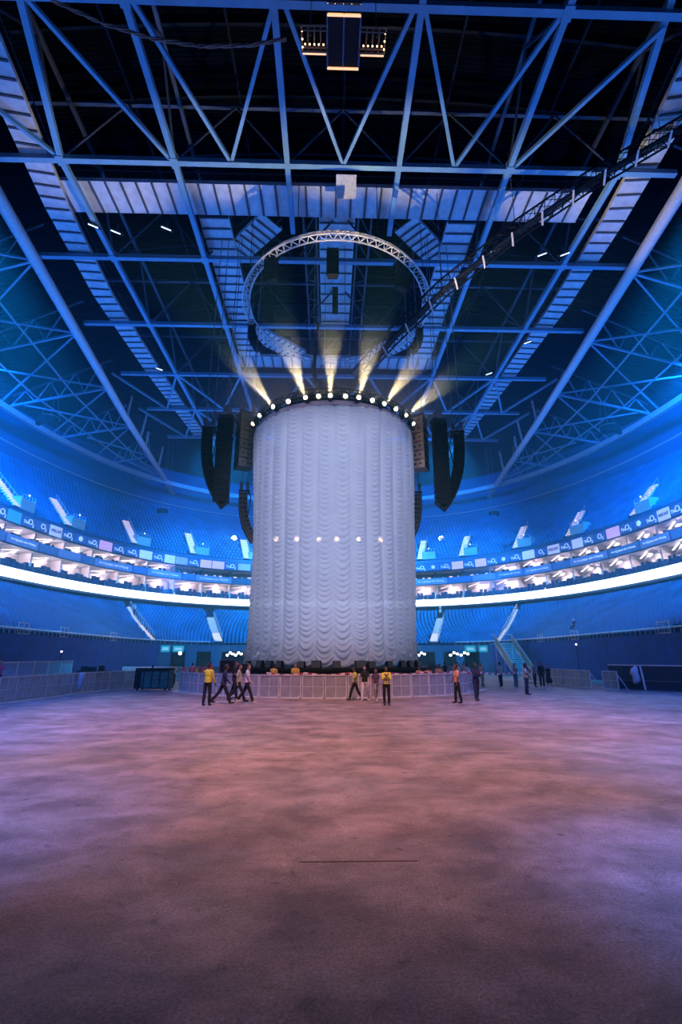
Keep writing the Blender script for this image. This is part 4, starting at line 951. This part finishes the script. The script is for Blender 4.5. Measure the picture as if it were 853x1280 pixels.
# monitors on the stage edge
MON = ((-5.75, .5, .42), (-4.8, .62, .46), (-4.13, .55, .44), (-3.4, .42, .44), (-2.0, .48, .42), (-1.06, .62, .46), (.2, .5, .44), (1.7, .72, .46), (2.4, .5, .42), (3.6, .46, .42), (4.55, .5, .44), (5.15, .5, .44), (5.8, .62, .46))
for k, (x, w, h) in enumerate(MON):
    rr = 7.05; a = math.asin((x)/rr); X, Y = SX + x, SY - rr*math.cos(a)
    r = thing('stage_monitor', f'black floor monitor speaker on the stage edge before the curtain, {ORD[k]} from the left', 'loudspeaker', (X, Y, 1.46), 'floor monitors on the stage edge', a)
    b = MB().add([(-w/2, -.2, 0), (w/2, -.2, 0), (w/2, .22, 0), (-w/2, .22, 0), (-w/2, -.12, h), (w/2, -.12, h), (w/2, .05, h*1.02), (-w/2, .05, h*1.02)], [(0,3,2,1),(4,5,6,7),(0,1,5,4),(1,2,6,5),(2,3,7,6),(3,0,4,7)])
    MBlocal(b, 'cabinet', BLK2, r); q = MB().add([(-w*.45, -.205, .04), (w*.45, -.205, .04), (w*.45, -.135, h*.94), (-w*.45, -.135, h*.94)], [(0, 1, 2, 3)]); q.v = [(a_[0], a_[1]-.012, a_[2]) for a_ in q.v]; MBlocal(q, 'grille', mat('grille_grey', (0.05, 0.05, 0.06), .5), r)
# cases stacked by the stage sides
CASE = mat('case_black', (0.014, 0.014, 0.018), .5, var=.3)
for x, y, w, h, lab in ((-6.5, 33.0, 1.0, 1.95, 'tall black road case at the left end of the stage'), (-5.3, 32.0, .8, 1.75, 'slim black road case by the left stage corner under the monitors')):
    r = thing('road_case', lab, 'case', (x, y, 0), 'black road cases beside the stage'); MBlocal(MB().box((0, 0, h/2 + .06), (w, .8, h-.12)), 'body', CASE, r)
    e = MB()
    for sx in (-1, 1): e.box((sx*w/2, -.40, h/2+.06), (.05, .05, h-.12))
    for z in (.13, h*.6, h-.02): e.box((0, -.41, z), (w, .03, .05))
    MBlocal(e, 'edge_strip', HOOK, r)
    for sx in (-1, 1):
        for sy in (-1, 1): MBlocal(MB().lathe([(0, -.03), (.06, -.03), (.06, .03), (0, .03)], (sx*w*.4, sy*.3, .06), 10, 'Y'), 'caster', BLK, r)
# desk on the far left with gear
r = thing('equipment_desk', 'black equipment desk with small screens behind the left barriers', 'desk', (-20.6, 45, 0))
MBlocal(MB().box((0, 0, .95), (2.6, .9, .07)), 'desk_top', BLK, r)
for sx in (-1, 1):
    for sy in (-1, 1): MBlocal(MB().box((sx*1.2, sy*.38, .46), (.07, .07, .92)), 'leg', BLK, r)
MBlocal(MB().box((0, -.42, .5), (2.6, .04, .9)), 'front_cloth', CASE, r)
for x, w, h in ((-.9, .5, .35), (-.2, .6, .30), (.6, .45, .42)):
    tag(MB().box((0, 0, h/2), (w, .3, h)).box((0, -.16, h/2), (w*.9, .02, h*.8)).build('mixing_rack', BLK2, None, off=(0, 0, 0)), {-.9: 'small black equipment rack on the desk, left one', -.2: 'wide black equipment rack on the desk, middle one', .6: 'tall black equipment rack on the desk, right one'}[x], 'equipment')
    COL.objects[-1].location = (-20.6 + x, 45.0, .985)
# portable staircase up to the right stand
r = thing('portable_staircase', 'pale portable staircase with railings leading up to the right stand', 'stairs', (23.4, 60, 0))
PAN_ = mat('stair_panel', (0.50, 0.52, 0.46), .5, alpha=.75, var=.1)
s = MB(); N = 18
for k in range(N): s.box((23.4, 60 + 6*(k+.5)/N, 3.9*(k+1)/N - .04), (2.3, .36, .08))
s.build('step', STEP, r); sg = MB()
for x in (22.25, 24.55): sg.beam((x, 60, .1), (x, 66, 3.85), .08, .35)
sg.build('stringer', RAILM, r); ld = MB().box((23.4, 66.7, 3.85), (2.4, 1.4, .1)); ld.build('landing', STEP, r)
for x in (22.25, 24.55):
    q = MB().add([(x, 60, .3), (x, 66, 4.1), (x, 66, 5.0), (x, 60, 1.2), (x+.03, 60, .3), (x+.03, 66, 4.1), (x+.03, 66, 5.0), (x+.03, 60, 1.2)], [(0,1,2,3),(7,6,5,4),(0,4,5,1),(3,2,6,7),(1,5,6,2),(0,3,7,4)]); q.build('side_panel', PAN_, r)
    h = MB().tube((x, 60, 1.25), (x, 66, 5.05), .05, 6); h.tube((x, 66, 5.05), (x, 67.3, 5.05), .05, 6)
    for k in range(5): h.tube((x, 60 + 1.5*k, .95*k), (x, 60 + 1.5*k, 1.25 + .95*k), .04, 6)
    h.build('handrail', RAILM, r)
for x in (22.3, 24.5):
    for y, z in ((63, 1.85), (66, 3.8)): MB().beam((x, y, 0), (x, y, z), .08).build('support_leg', RAILM, r)
# signs and lamps of the far concourse
SIGN = mat('sign_green', (0.02, 0.35, 0.35), .4, emit=(0.02, 0.42, 0.45), estr=.5)
for x, y, w, lab in ((-22.2, 68.4, 1.2, 'small green lit sign under the far stand, outer one left of the curtain'), (-20.8, 69.6, 1.5, 'small green lit sign under the far stand, inner one left of the curtain'), (19.6, 68.6, 1.5, 'small green lit sign under the far stand, inner one right of the curtain'), (21.3, 68.3, 1.2, 'small green lit sign under the far stand, outer one right of the curtain')):
    r = thing('hanging_sign', lab, 'sign', (x, y, 3.2), 'green signs under the far stand'); MB().box((x, y, 3.2), (w, .1, .85)).build('board', SIGN, r)
    MB().box((x, y-.07, 3.3), (w*.6, .02, .10)).box((x, y-.07, 3.1), (w*.7, .02, .10)).build('pale_line', LETW, r); MB().tube((x, y, 3.6), (x, y, 4.3), .03, 5).build('hanger', BLK, r)
CL = mat('concourse_lamp', (1, .95, .9), .4, emit=(0.85, 0.95, 1.0), estr=9)
for x0, x1, y, n, lab in ((-15.3, -13.2, 76, 6, 'row of small white bar lamps under the far stand, left of the curtain'), (-11.2, -10.0, 77, 4, 'short row of small white bar lamps tight against the curtain on the left'), (12.6, 14.8, 77, 6, 'row of small white bar lamps under the far stand, just right of the curtain'), (18.0, 20.6, 73.5, 6, 'row of small white bar lamps by the green signs on the right')):
    r = thing('bar_lamp_row', lab, 'lamp', (x0, y, 2.4), 'bar lamps under the far stand'); MB().beam((x0-.2, y, 2.95), (x1+.2, y, 2.95), .08).build('rail', BLK, r)
    for k in range(n): x = x0 + (x1-x0)*k/(n-1); MB().box((x, y, 2.4 + .16*((k*5) % 3)), (.30, .12, .28)).build('lamp_box', CL, r); MB().tube((x, y, 2.5), (x, y, 2.95), .02, 4).build('drop', BLK, r)
for x, y, z, lab in ((-19.6, 66.5, 2.6, 'single round white work lamp below the green signs on the left'), (23.9, 47.5, 3.3, 'tiny white work lamp on the dark right wall'),(-24.0, 45.5, 2.6, 'tiny white work lamp on the dark left wall')):
    r = thing('work_lamp', lab, 'lamp', (x, y, z)); MB().ball((x, y, z), .22 if y > 60 else .07, 10, 7).build('globe', CL, r); MB().beam((x, y, 0), (x, y, z-.1), .05).build('pole', BLK, r)
# ---------------------------------------------------------------- people
def vox(b, size, name, m, parent, sm=4):
    me = bpy.data.meshes.new(name); me.from_pydata(b.v, [], b.f); me.update()
    o = bpy.data.objects.new(name, me); COL.objects.link(o)
    q = o.modifiers.new('r', 'REMESH'); q.mode = 'VOXEL'; q.voxel_size = size; q.use_smooth_shade = True
    s = o.modifiers.new('s', 'SMOOTH'); s.factor = .5; s.iterations = sm
    me2 = bpy.data.meshes.new_from_object(o.evaluated_get(bpy.context.evaluated_depsgraph_get())); bpy.data.objects.remove(o); bpy.data.meshes.remove(me)
    me2.materials.clear(); me2.materials.append(m); me2.name = name
    o = bpy.data.objects.new(name, me2); COL.objects.link(o); o.parent = parent; return o
SKINS = [mat('skin_brown', (0.16, 0.075, 0.05), .5, var=.06), mat('skin_pale', (0.52, 0.30, 0.23), .5, var=.06), mat('skin_tan', (0.32, 0.17, 0.12), .5, var=.06)]
HAIRM = mat('hair_black', (0.012, 0.010, 0.012), .5, var=.3, scale=30); SHOE = mat('shoe_black', (0.015, 0.015, 0.018), .4); SHOEW = mat('shoe_white', (.6, .6, .62), .5); EYE = mat('eye_dark', (0.02, 0.015, 0.015), .2)
HIVIS = mat('hi_vis_yellow', (0.72, 0.62, 0.04), .6, var=.06); REFL = mat('reflective_strip', (0.72, 0.74, 0.74), .3, .3)
CLO = {}
def cloth(c): return mat('cloth_%d_%d_%d' % tuple(int(q*100) for q in c), c, .85, var=.12, scale=8)
V3 = Vector
def rx(a): return Matrix.Rotation(-a, 3, 'X')
def person(x, y, h, yaw_, label, top, trou, skin=0, stride=0.0, armL=(5, 8, 10), armR=(5, 8, 10), sleeve='short', hair='short', vest=False, shoes=SHOE, group=None, z=0.0, lean=0.0, skirt=False, shorts=False, woman=False, sit=False, head_turn=0.0, cap=False):
    s = h/1.75; k = .92 if woman else 1.0
    r = thing('person', label, 'person', (x, y, z), group, R(yaw_))
    L = rx(-R(lean))        # lean forward (towards -Y)
    def T(v): return (V3((0, 0, .92)) + L @ (V3(v) - V3((0, 0, .92))))
    legs = []
    for sx, sg in ((-1, 1), (1, -1)):
        a = R(stride)*sg; kn = R(abs(stride)*.55 if sg*stride < 0 else abs(stride)*.15) + R(2)
        if sit: a = R(82); kn = R(80)
        hp = V3((sx*.095*k, 0, .92)); knee = hp + rx(a) @ V3((0, 0, -.43)) + V3((sx*.015, 0, 0))
        # positive angle swings the leg towards -Y
        ank = knee + rx(a - kn) @ V3((0, 0, -.42)); legs.append((hp, knee, ank, rx((a - kn)*.6)))
    dz = -min(l[2].z for l in legs) + .085 if not sit else 0
    if sit: dz = .45 - .92 + .1
    arms = []
    for sx, (pt, outw, bend) in ((1, armL), (-1, armR)):
        sh = V3((sx*.175*k, 0, 1.40)); U = rx(R(pt)) @ Matrix.Rotation(R(-outw*sx), 3, 'Y')
        el = sh + U @ V3((0, 0, -.285)); inw = 0
        if bend > 70: inw = (bend-70)*1.15
        Fm = U @ Matrix.Rotation(R(inw*-sx*-1)*-1, 3, 'Z') @ rx(R(bend)); wr = el + Fm @ V3((0, 0, -.25)); arms.append((T(sh), T(el), T(wr), L @ Fm, sx))
    hc = T((0, -.02, 1.635)); HT = Matrix.Rotation(R(head_turn), 3, 'Z')
    b = MB(); b.tube(T((0, 0, 1.40)), T((0, -.01, 1.56)), .052, 10, .048)
    b.ball(hc, .105, 14, 10, (.74, .92, 1.14)); b.ball(hc + HT @ V3((0, -.035, -.05)), .075, 12, 8, (.80, .85, .85))
    b.tube(hc + HT @ V3((0, -.09, .025)), hc + HT @ V3((0, -.112, -.018)), .011, 6, .016)
    for sx in (-1, 1): b.ball(hc + HT @ V3((sx*.078, .005, -.005)), .026, 8, 6, (.5, .8, 1.2))
    b.ball(hc + HT @ V3((0, -.098, -.048)), .02, 8, 6, (1.2, .5, .5))
    b.ball(T((0, .0, 1.27)), .20, 14, 10, (.76*k, .50, 1.05)); b.ball(T((0, .0, 1.06)), .17, 12, 8, (.80*k, .58, 1.1)); b.ball((0, 0, .93), .16, 12, 8, (.95, .70, .75)); b.tube(T((-.14*k, 0, 1.39)), T((.14*k, 0, 1.39)), .050, 8)
    for hp, kn, an, F in legs:
        b.path([hp, kn, an], [.078, .052, .036], 10); b.ball(kn, .05, 8, 6); b.tube(an, an + F @ V3((0, -.13, -.055)), .035, 8, .03)
    for sh, el, wr, Fm, sx in arms:
        b.ball(sh, .046, 10, 8); b.path([sh, el, wr], [.044, .038, .026], 10); b.ball(el, .037, 8, 6)
        pc = wr + Fm @ V3((0, -.005, -.055)); M4 = [pc + Fm @ V3(q) for q in ((-.0, 0, .045), (0, 0, -.01))]
        b.tube(M4[0], M4[1], .026, 8, .036)
        for j in range(4):
            fx = -.030 + .020*j; ln = (.055, .068, .072, .058)[j]
            p0 = pc + Fm @ V3((fx, 0, -.02)); p1 = p0 + Fm @ V3((fx*.25, -.012, -ln*.6)); p2 = p1 + Fm @ V3((0, -.022, -ln*.5)); b.path([p0, p1, p2], [.0095, .009, .0075], 6)
        p0 = pc + Fm @ V3((sx*-.03, -.005, .02)); b.path([p0, p0 + Fm @ V3((sx*-.026, -.018, -.03)), p0 + Fm @ V3((sx*-.030, -.03, -.06))], [.012, .010, .008], 6)
    body = vox(b, .012, 'body', SKINS[skin], r, 3)
    f = MB()
    for sx in (-1, 1): f.ball(hc + HT @ V3((sx*.032, -.088, .012)), .010, 8, 6)
    MBlocal(f, 'eyes', EYE, body)
    t = MB(); t.ball(T((0, .0, 1.26)), .205, 14, 10, (.80*k, .57, 1.02)); t.ball(T((0, .0, 1.06)), .19, 12, 8, (.84*k, .66, 1.15)); t.ball(T((0, 0, .95)), .175, 12, 8, (.96, .74, .7)); t.path([T((-.165*k, 0, 1.375)), T((-.07*k, 0, 1.43)), T((.07*k, 0, 1.43)), T((.165*k, 0, 1.375))], [.055, .066, .066, .055], 8)
    for sh, el, wr, Fm, sx in arms:
        e = el if sleeve == 'short' else wr
        if sleeve == 'short': e = sh.lerp(el, .72); t.path([sh, e], [.070, .058], 10)
        elif sleeve == 'long': t.path([sh, el, sh.lerp(wr, 0) if False else el.lerp(wr, .93)], [.070, .056, .042], 10); t.ball(el, .054, 8, 6)
        t.ball(sh + L @ V3((-sx*.008, 0, -.008)), .070, 10, 8)
    if skirt: t.path([(0, 0, .98), (0, 0, .75), (0, .02, .48)], [.16, .20, .23], 16)
    tp = vox(t, .014, 'dress' if skirt else 'top', top, r, 4)
    if vest:
        st = MB()
        for z0 in (1.02, 1.16):
            rows = []
            for z1 in (z0, z0 + .05): rows.append([T((.172*k*math.cos(a), .132*math.sin(a), z1)) for a in [2*math.pi*i/20 for i in range(20)]])
            st.loft(rows, True)
        for sx in (-1, 1): st.beam(T((sx*.085, -.118, 1.21)), T((sx*.085, -.088, 1.40)), .04, .012); st.beam(T((sx*.085, .118, 1.21)), T((sx*.085, .088, 1.40)), .04, .012)
        MBlocal(st, 'reflective_strip', REFL, tp)
    if not skirt:
        q = MB(); q.ball((0, 0, .93), .17, 12, 8, (1.0, .76, .75))
        for hp, kn, an, F in legs:
            if shorts: q.path([hp, hp.lerp(kn, .75)], [.098, .088], 10)
            else: q.path([hp, kn, kn.lerp(an, .96)], [.096, .074, .066], 10); q.ball(kn, .074, 8, 6)
        vox(q, .014, 'shorts' if shorts else 'trousers', trou, r, 4)
    for hp, kn, an, F in legs:
        w = MB(); w.ball(an + F @ V3((0, -.075, -.045)), .10, 12, 8, (.42, 1.32, .40)); w.ball(an + F @ V3((0, .01, -.02)), .05, 10, 8, (.9, 1.1, 1.1)); vox(w, .012, 'shoe', shoes, r, 2)
    hh = MB(); hh.ball(hc + V3((0, .006, .012)), .113, 16, 12, (.76, .93, 1.12))
    keep = [fc for fc in hh.f if not (lambda c: ((HT.inverted() @ (c - hc)).y < -.045 and c.z - hc.z < .070) or c.z - hc.z < (-.075 if (HT.inverted() @ (c - hc)).y > .03 else -.005))(sum((V3(hh.v[i]) for i in fc), V3())/len(fc))]
    hh.f = keep; used_ = sorted({i for fc in keep for i in fc}); mp = {i: j for j, i in enumerate(used_)}; hh.v = [hh.v[i] for i in used_]; hh.f = [tuple(mp[i] for i in fc) for fc in keep]
    if hair == 'long': hh.path([hc + V3((0, .06, .03)), hc + V3((0, .085, -.08)), hc + V3((0, .085, -.22))], [.075, .08, .05], 10)
    if hair == 'bun': hh.ball(hc + V3((0, .085, .07)), .045, 8, 6)
    if cap: hh.lathe([(.0, .13), (.07, .115), (.095, .06), (.10, .02)], hc, 14); hh.box(hc + HT @ V3((0, -.12, .03)), (.13, .11, .012), R(head_turn))
    ho = MBlocal(hh, 'cap' if cap else 'hair', HAIRM if not cap else cap, r); ho.data.polygons.foreach_set('use_smooth', [True]*len(ho.data.polygons))
    for c in r.children:
        c.data.transform(Matrix.Translation((0, 0, dz))); 
        for g in c.children: g.data.transform(Matrix.Translation((0, 0, dz)))
    r.scale = (s, s, s)
    return r
BK = cloth((.012, .012, .016)); NV = cloth((.02, .03, .07)); WH = cloth((.70, .66, .68)); PK = cloth((.62, .10, .22)); YE = cloth((.78, .48, .10)); PE = cloth((.80, .36, .22)); JN = cloth((.10, .17, .34)); KH = cloth((.45, .42, .40)); CR = cloth((.75, .60, .45)); GY = cloth((.30, .30, .36)); PKL = cloth((.62, .40, .48))
FOLD = (16, 3, 98); PHONE = (28, 6, 100); GI = 'people in the pit behind the stage barrier'
person(-5.62, 23.87, 1.86, 165, 'person in yellow jacket and dark trousers standing at far left of the walking group', HIVIS, BK, 0, 4, (25, 6, 70), (8, 10, 15), 'long', head_turn=-60)
person(-5.05, 24.64, 1.86, 100, 'person all in navy striding behind the yellow jacket, leaning forward', NV, BK, 0, 26, (-14, 6, 15), (20, 6, 30), 'long', lean=6)
person(-5.0, 27.2, 1.93, 80, 'tall person in black t-shirt beyond the navy walker, holding something at the waist', BK, BK, 2, 14, (22, 6, 62), (18, 6, 62), 'short')
person(-3.97, 25.02, 1.86, 88, 'person in white t-shirt and wide black trousers walking in front of the barrier', WH, BK, 1, 24, (-16, 6, 12), (18, 6, 22), 'short', shoes=SHOEW)
person(-4.55, 25.9, 1.84, 92, 'dark-haired person half hidden behind the white t-shirt walker', KH, BK, 1, 26, (12, 6, 22), (-10, 6, 15), 'short')
person(1.36, 26.4, 1.66, -70, 'person in yellow vest and black trousers walking left by the middle of the barrier', HIVIS, BK, 0, 20, (10, 6, 20), (-10, 6, 15), 'short', vest=True)
person(1.86, 25.9, 1.72, -25, 'person in black top and pale wide trousers beside the yellow vests', BK, WH, 1, 14, (8, 6, 20), (-6, 6, 12), 'short', shoes=SHOEW)
person(2.42, 25.9, 1.56, 20, 'small person in dark top and shorts with bare legs by the barrier', cloth((.10, .05, .09)), GY, 2, 12, (8, 6, 20), (-6, 6, 12), 'short', shorts=True, woman=True, shoes=SHOEW, hair='long')
person(2.72, 23.85, 1.70, 0, 'bald guard in yellow hi-vis vest facing the camera with folded arms', HIVIS, BK, 0, 0, (30, 2, 112), (36, 2, 118), 'long', vest=True)
person(6.29, 24.77, 1.78, -80, 'person in orange t-shirt and black trousers standing sideways right of the barrier', PE, BK, 0, 6, (6, 5, 12), (10, 6, 30), 'short')
person(7.68, 26.29, 1.84, 15, 'person in navy clothes standing with legs apart behind the striped tape', NV, NV, 0, 8, FOLD, (30, 4, 108), 'long')
person(9.6, 34.75, 1.74, -160, 'person in white shirt walking away just beyond the orange t-shirt', WH, JN, 1, 18, (10, 6, 15), (-10, 6, 15), 'short')
person(12.05, 39.46, 1.68, 20, 'person in pale pink top under the right green signs', PKL, KH, 1, 4, FOLD, (10, 6, 20), 'short', woman=True, hair='long')
person(12.95, 37.87, 1.75, 200, 'person in white shirt and black trousers seen from behind, far right group', WH, BK, 2, 4, (6, 8, 15), (6, 8, 40), 'short')
person(13.9, 37.35, 1.68, 0, 'person in pale pink top and jeans with crossed arms before the staircase', PKL, JN, 1, 6, FOLD, PHONE, 'short', woman=True, hair='long')
person(11.78, 30.0, 1.74, 60, 'person in cream and orange vest and dark trousers in front of the right group', CR, NV, 0, 4, (10, 8, 30), PHONE, 'short', vest=True)
person(14.6, 37.0, 1.70, 30, 'person in dark clothes half hidden behind the cream vest', cloth((.20, .06, .10)), NV, 1, 4, FOLD, FOLD, 'long')
person(15.85, 37.31, 1.76, -20, 'person in black clothes at the foot of the staircase', BK, BK, 2, 6, (8, 6, 20), (8, 6, 20), 'long')
person(15.1, 34.4, 1.66, -40, 'woman in sleeveless black dress walking at the right of the group', BK, BK, 1, 16, (12, 6, 20), (-10, 6, 15), 'none', skirt=True, woman=True, hair='long', shoes=SHOEW)
person(15.45, 37.6, 1.74, 30, 'person in grey top beside the black dress', GY, BK, 1, 6, (6, 6, 10), (6, 6, 10), 'short')
for x, y, h, yw, col, sk, lab, ex in ((-12.86, 37.2, 1.55, 160, CR, 0, 'person in cream yellow shirt behind the green container', {}), (-12.15, 40, 1.62, 20, CR, 0, 'person in pale cream shirt behind the barrier, first from the green container', {}), (-11.69, 41, 1.50, 170, PK, 2, 'crouched person in pink top behind the barrier, second from the green container', {}),
                                   (-11.0, 41, 1.66, 180, PK, 2, 'person in pink top standing behind the barrier, third from the green container', {}), (-10.4, 40.5, 1.45, 0, YE, 1, 'short person in yellow top between the pink tops', {}), (-9.9, 40, 1.68, 170, PK, 1, 'person in deep pink top with long dark hair near the yellow jacket', {'hair': 'long'}), (-9.2, 39.5, 1.78, 190, PK, 2, 'tall person in pink top just right of the long-haired one', {}),
                                   (-3.2, 29.6, 1.76, 150, YE, 0, 'person in yellow shirt seen from behind at the stage front', {}), (-1.95, 29.7, 1.78, 10, YE, 1, 'person in yellow shirt facing the camera at the stage front', {}),
                                   (5.5, 30.6, 1.60, 20, PE, 0, 'person in peach shirt behind the right stage barrier, first of three', {}), (6.1, 30.9, 1.58, 160, PE, 1, 'person in peach shirt behind the right stage barrier, second of three', {}), (7.1, 32.4, 1.66, 0, PE, 0, 'person in peach shirt behind the right stage barrier, third of three', {}),
                                   (8.9, 40, 1.62, 10, GY, 1, 'person in grey top in the small crowd right of the stage, first', {}), (9.6, 41.5, 1.70, 180, NV, 1, 'person in navy top in the small crowd right of the stage', {}), (10.2, 40.5, 1.64, 30, cloth((.32, .24, .40)), 2, 'person in violet top in the small crowd right of the stage', {'hair': 'long'}), (11.2, 43.5, 1.70, -20, JN, 1, 'person in blue denim top in the small crowd right of the stage', {}), (12.0, 44.5, 1.68, 0, WH, 2, 'person in white top at the back of the small crowd right of the stage', {}), (8.2, 41.0, 1.72, 40, BK, 2, 'person in black top at the curtain side of the small crowd right of the stage', {}),
                                   (10.9, 42.2, 1.60, -60, PKL, 1, 'person in pale pink top in the middle of the small crowd right of the stage', {'hair': 'long'}), (9.2, 43.6, 1.76, 200, JN, 2, 'tall person in denim seen from behind in the small crowd right of the stage', {}),
                                   (-20.9, 32.6, 1.95, 40, PK, 1, 'person in bright pink top behind the tall bar fence at far left', {}), (-20.7, 46.2, 1.62, 60, PK, 1, 'person in pink top working at the equipment desk', {})):
    person(x, y, h, yw, lab, col, BK, sk, 4, (18, 6, 50), (12, 6, 30), 'short', group=GI, **ex)
def stand(t, dg, h, yw, lab, col, tr_, **k):
    x, y, z = tier(LO, math.floor(t*14)/14, R(dg)); x2, y2, _ = tier(LO, t + .02, R(dg)); person(x2, y2, h, yw, lab, col, tr_, 1, z=z + .02, **k)
xa, ya, za = tier(LO, .66, R(-45.5))
person(xa, ya, 1.75, 60, 'person in white shirt standing on the dotted aisle of the left stand', WH, NV, 1, 4, z=za + .25, shoes=SHOE)
for t, dg, lab, yw in ((.80, 24.6, 'person in white shirt on the right bright aisle, lower of two', 0), (.92, 24.4, 'person in pale shirt on the right bright aisle, upper of two', 200)):
    xa, ya, za = tier(LO, t, R(dg)); person(xa, ya, 1.72, yw, lab, WH if yw == 0 else CR, BK, 1, 6, z=za + .1, shoes=SHOE)
xa, ya, za = tier(LO, .20, R(67.0)); person(xa - .3, ya, 1.75, -70, 'person in dark clothes with a white cap sitting in the right stand', NV, BK, 1, sit=True, z=za - .1, cap=cloth((.75, .74, .76)))
# ---------------------------------------------------------------- haze in the hall
hm = bpy.data.materials.new('stage_haze'); hm.use_nodes = True; nt = hm.node_tree; nt.nodes.remove(nt.nodes['Principled BSDF'])
vs_ = nt.nodes.new('ShaderNodeVolumeScatter'); vs_.inputs['Color'].default_value = (.22, .80, 1, 1); vs_.inputs['Density'].default_value = HAZE; vs_.inputs['Anisotropy'].default_value = 0.25
nt.links.new(vs_.outputs[0], nt.nodes['Material Output'].inputs['Volume'])
hz = MB().box((CX, 72, 16.9), (136, 96, 34.4)).build('haze', hm); hz['kind'] = 'stuff'; tag(hz, 'thin stage haze filling the whole arena and showing the beams', 'haze')

# thicker smoke added over the curtain top so the beams show
sm = bpy.data.materials.new('added_smoke'); sm.use_nodes = True; nt = sm.node_tree; nt.nodes.remove(nt.nodes['Principled BSDF'])
v = nt.nodes.new('ShaderNodeVolumeScatter'); v.inputs['Color'].default_value = (.95, .95, 1, 1); v.inputs['Anisotropy'].default_value = 0.0
tc = nt.nodes.new('ShaderNodeTexCoord'); sp = nt.nodes.new('ShaderNodeSeparateXYZ'); nt.links.new(tc.outputs['Object'], sp.inputs[0])
mr = nt.nodes.new('ShaderNodeMapRange'); mr.interpolation_type = 'SMOOTHSTEP'
for i, q in enumerate((0.0, 6.5, SMOKE, 0.0)): mr.inputs[1 + i].default_value = q
nt.links.new(sp.outputs['Z'], mr.inputs[0])
ln = nt.nodes.new('ShaderNodeVectorMath'); ln.operation = 'LENGTH'; cx = nt.nodes.new('ShaderNodeCombineXYZ'); nt.links.new(sp.outputs['X'], cx.inputs[0]); nt.links.new(sp.outputs['Y'], cx.inputs[1]); nt.links.new(cx.outputs[0], ln.inputs[0])
m2 = nt.nodes.new('ShaderNodeMapRange'); m2.interpolation_type = 'SMOOTHSTEP'
for i, q in enumerate((5.5, 11.5, 1.0, 0.0)): m2.inputs[1 + i].default_value = q
nt.links.new(ln.outputs['Value'], m2.inputs[0])
mu = nt.nodes.new('ShaderNodeMath'); mu.operation = 'MULTIPLY'; nt.links.new(mr.outputs[0], mu.inputs[0]); nt.links.new(m2.outputs[0], mu.inputs[1]); nt.links.new(mu.outputs[0], v.inputs['Density'])
nt.links.new(v.outputs[0], nt.nodes['Material Output'].inputs['Volume'])
b = MB().lathe([(0, 0), (11.5, 0), (11.5, 9.0), (0, 9.0)], (0, 0, 0), 40)
o = b.build('smoke', sm); o.location = (SX, SY, 20.5); o['kind'] = 'stuff'; tag(o, 'thin smoke added over the curtain top to make the beams show', 'smoke')
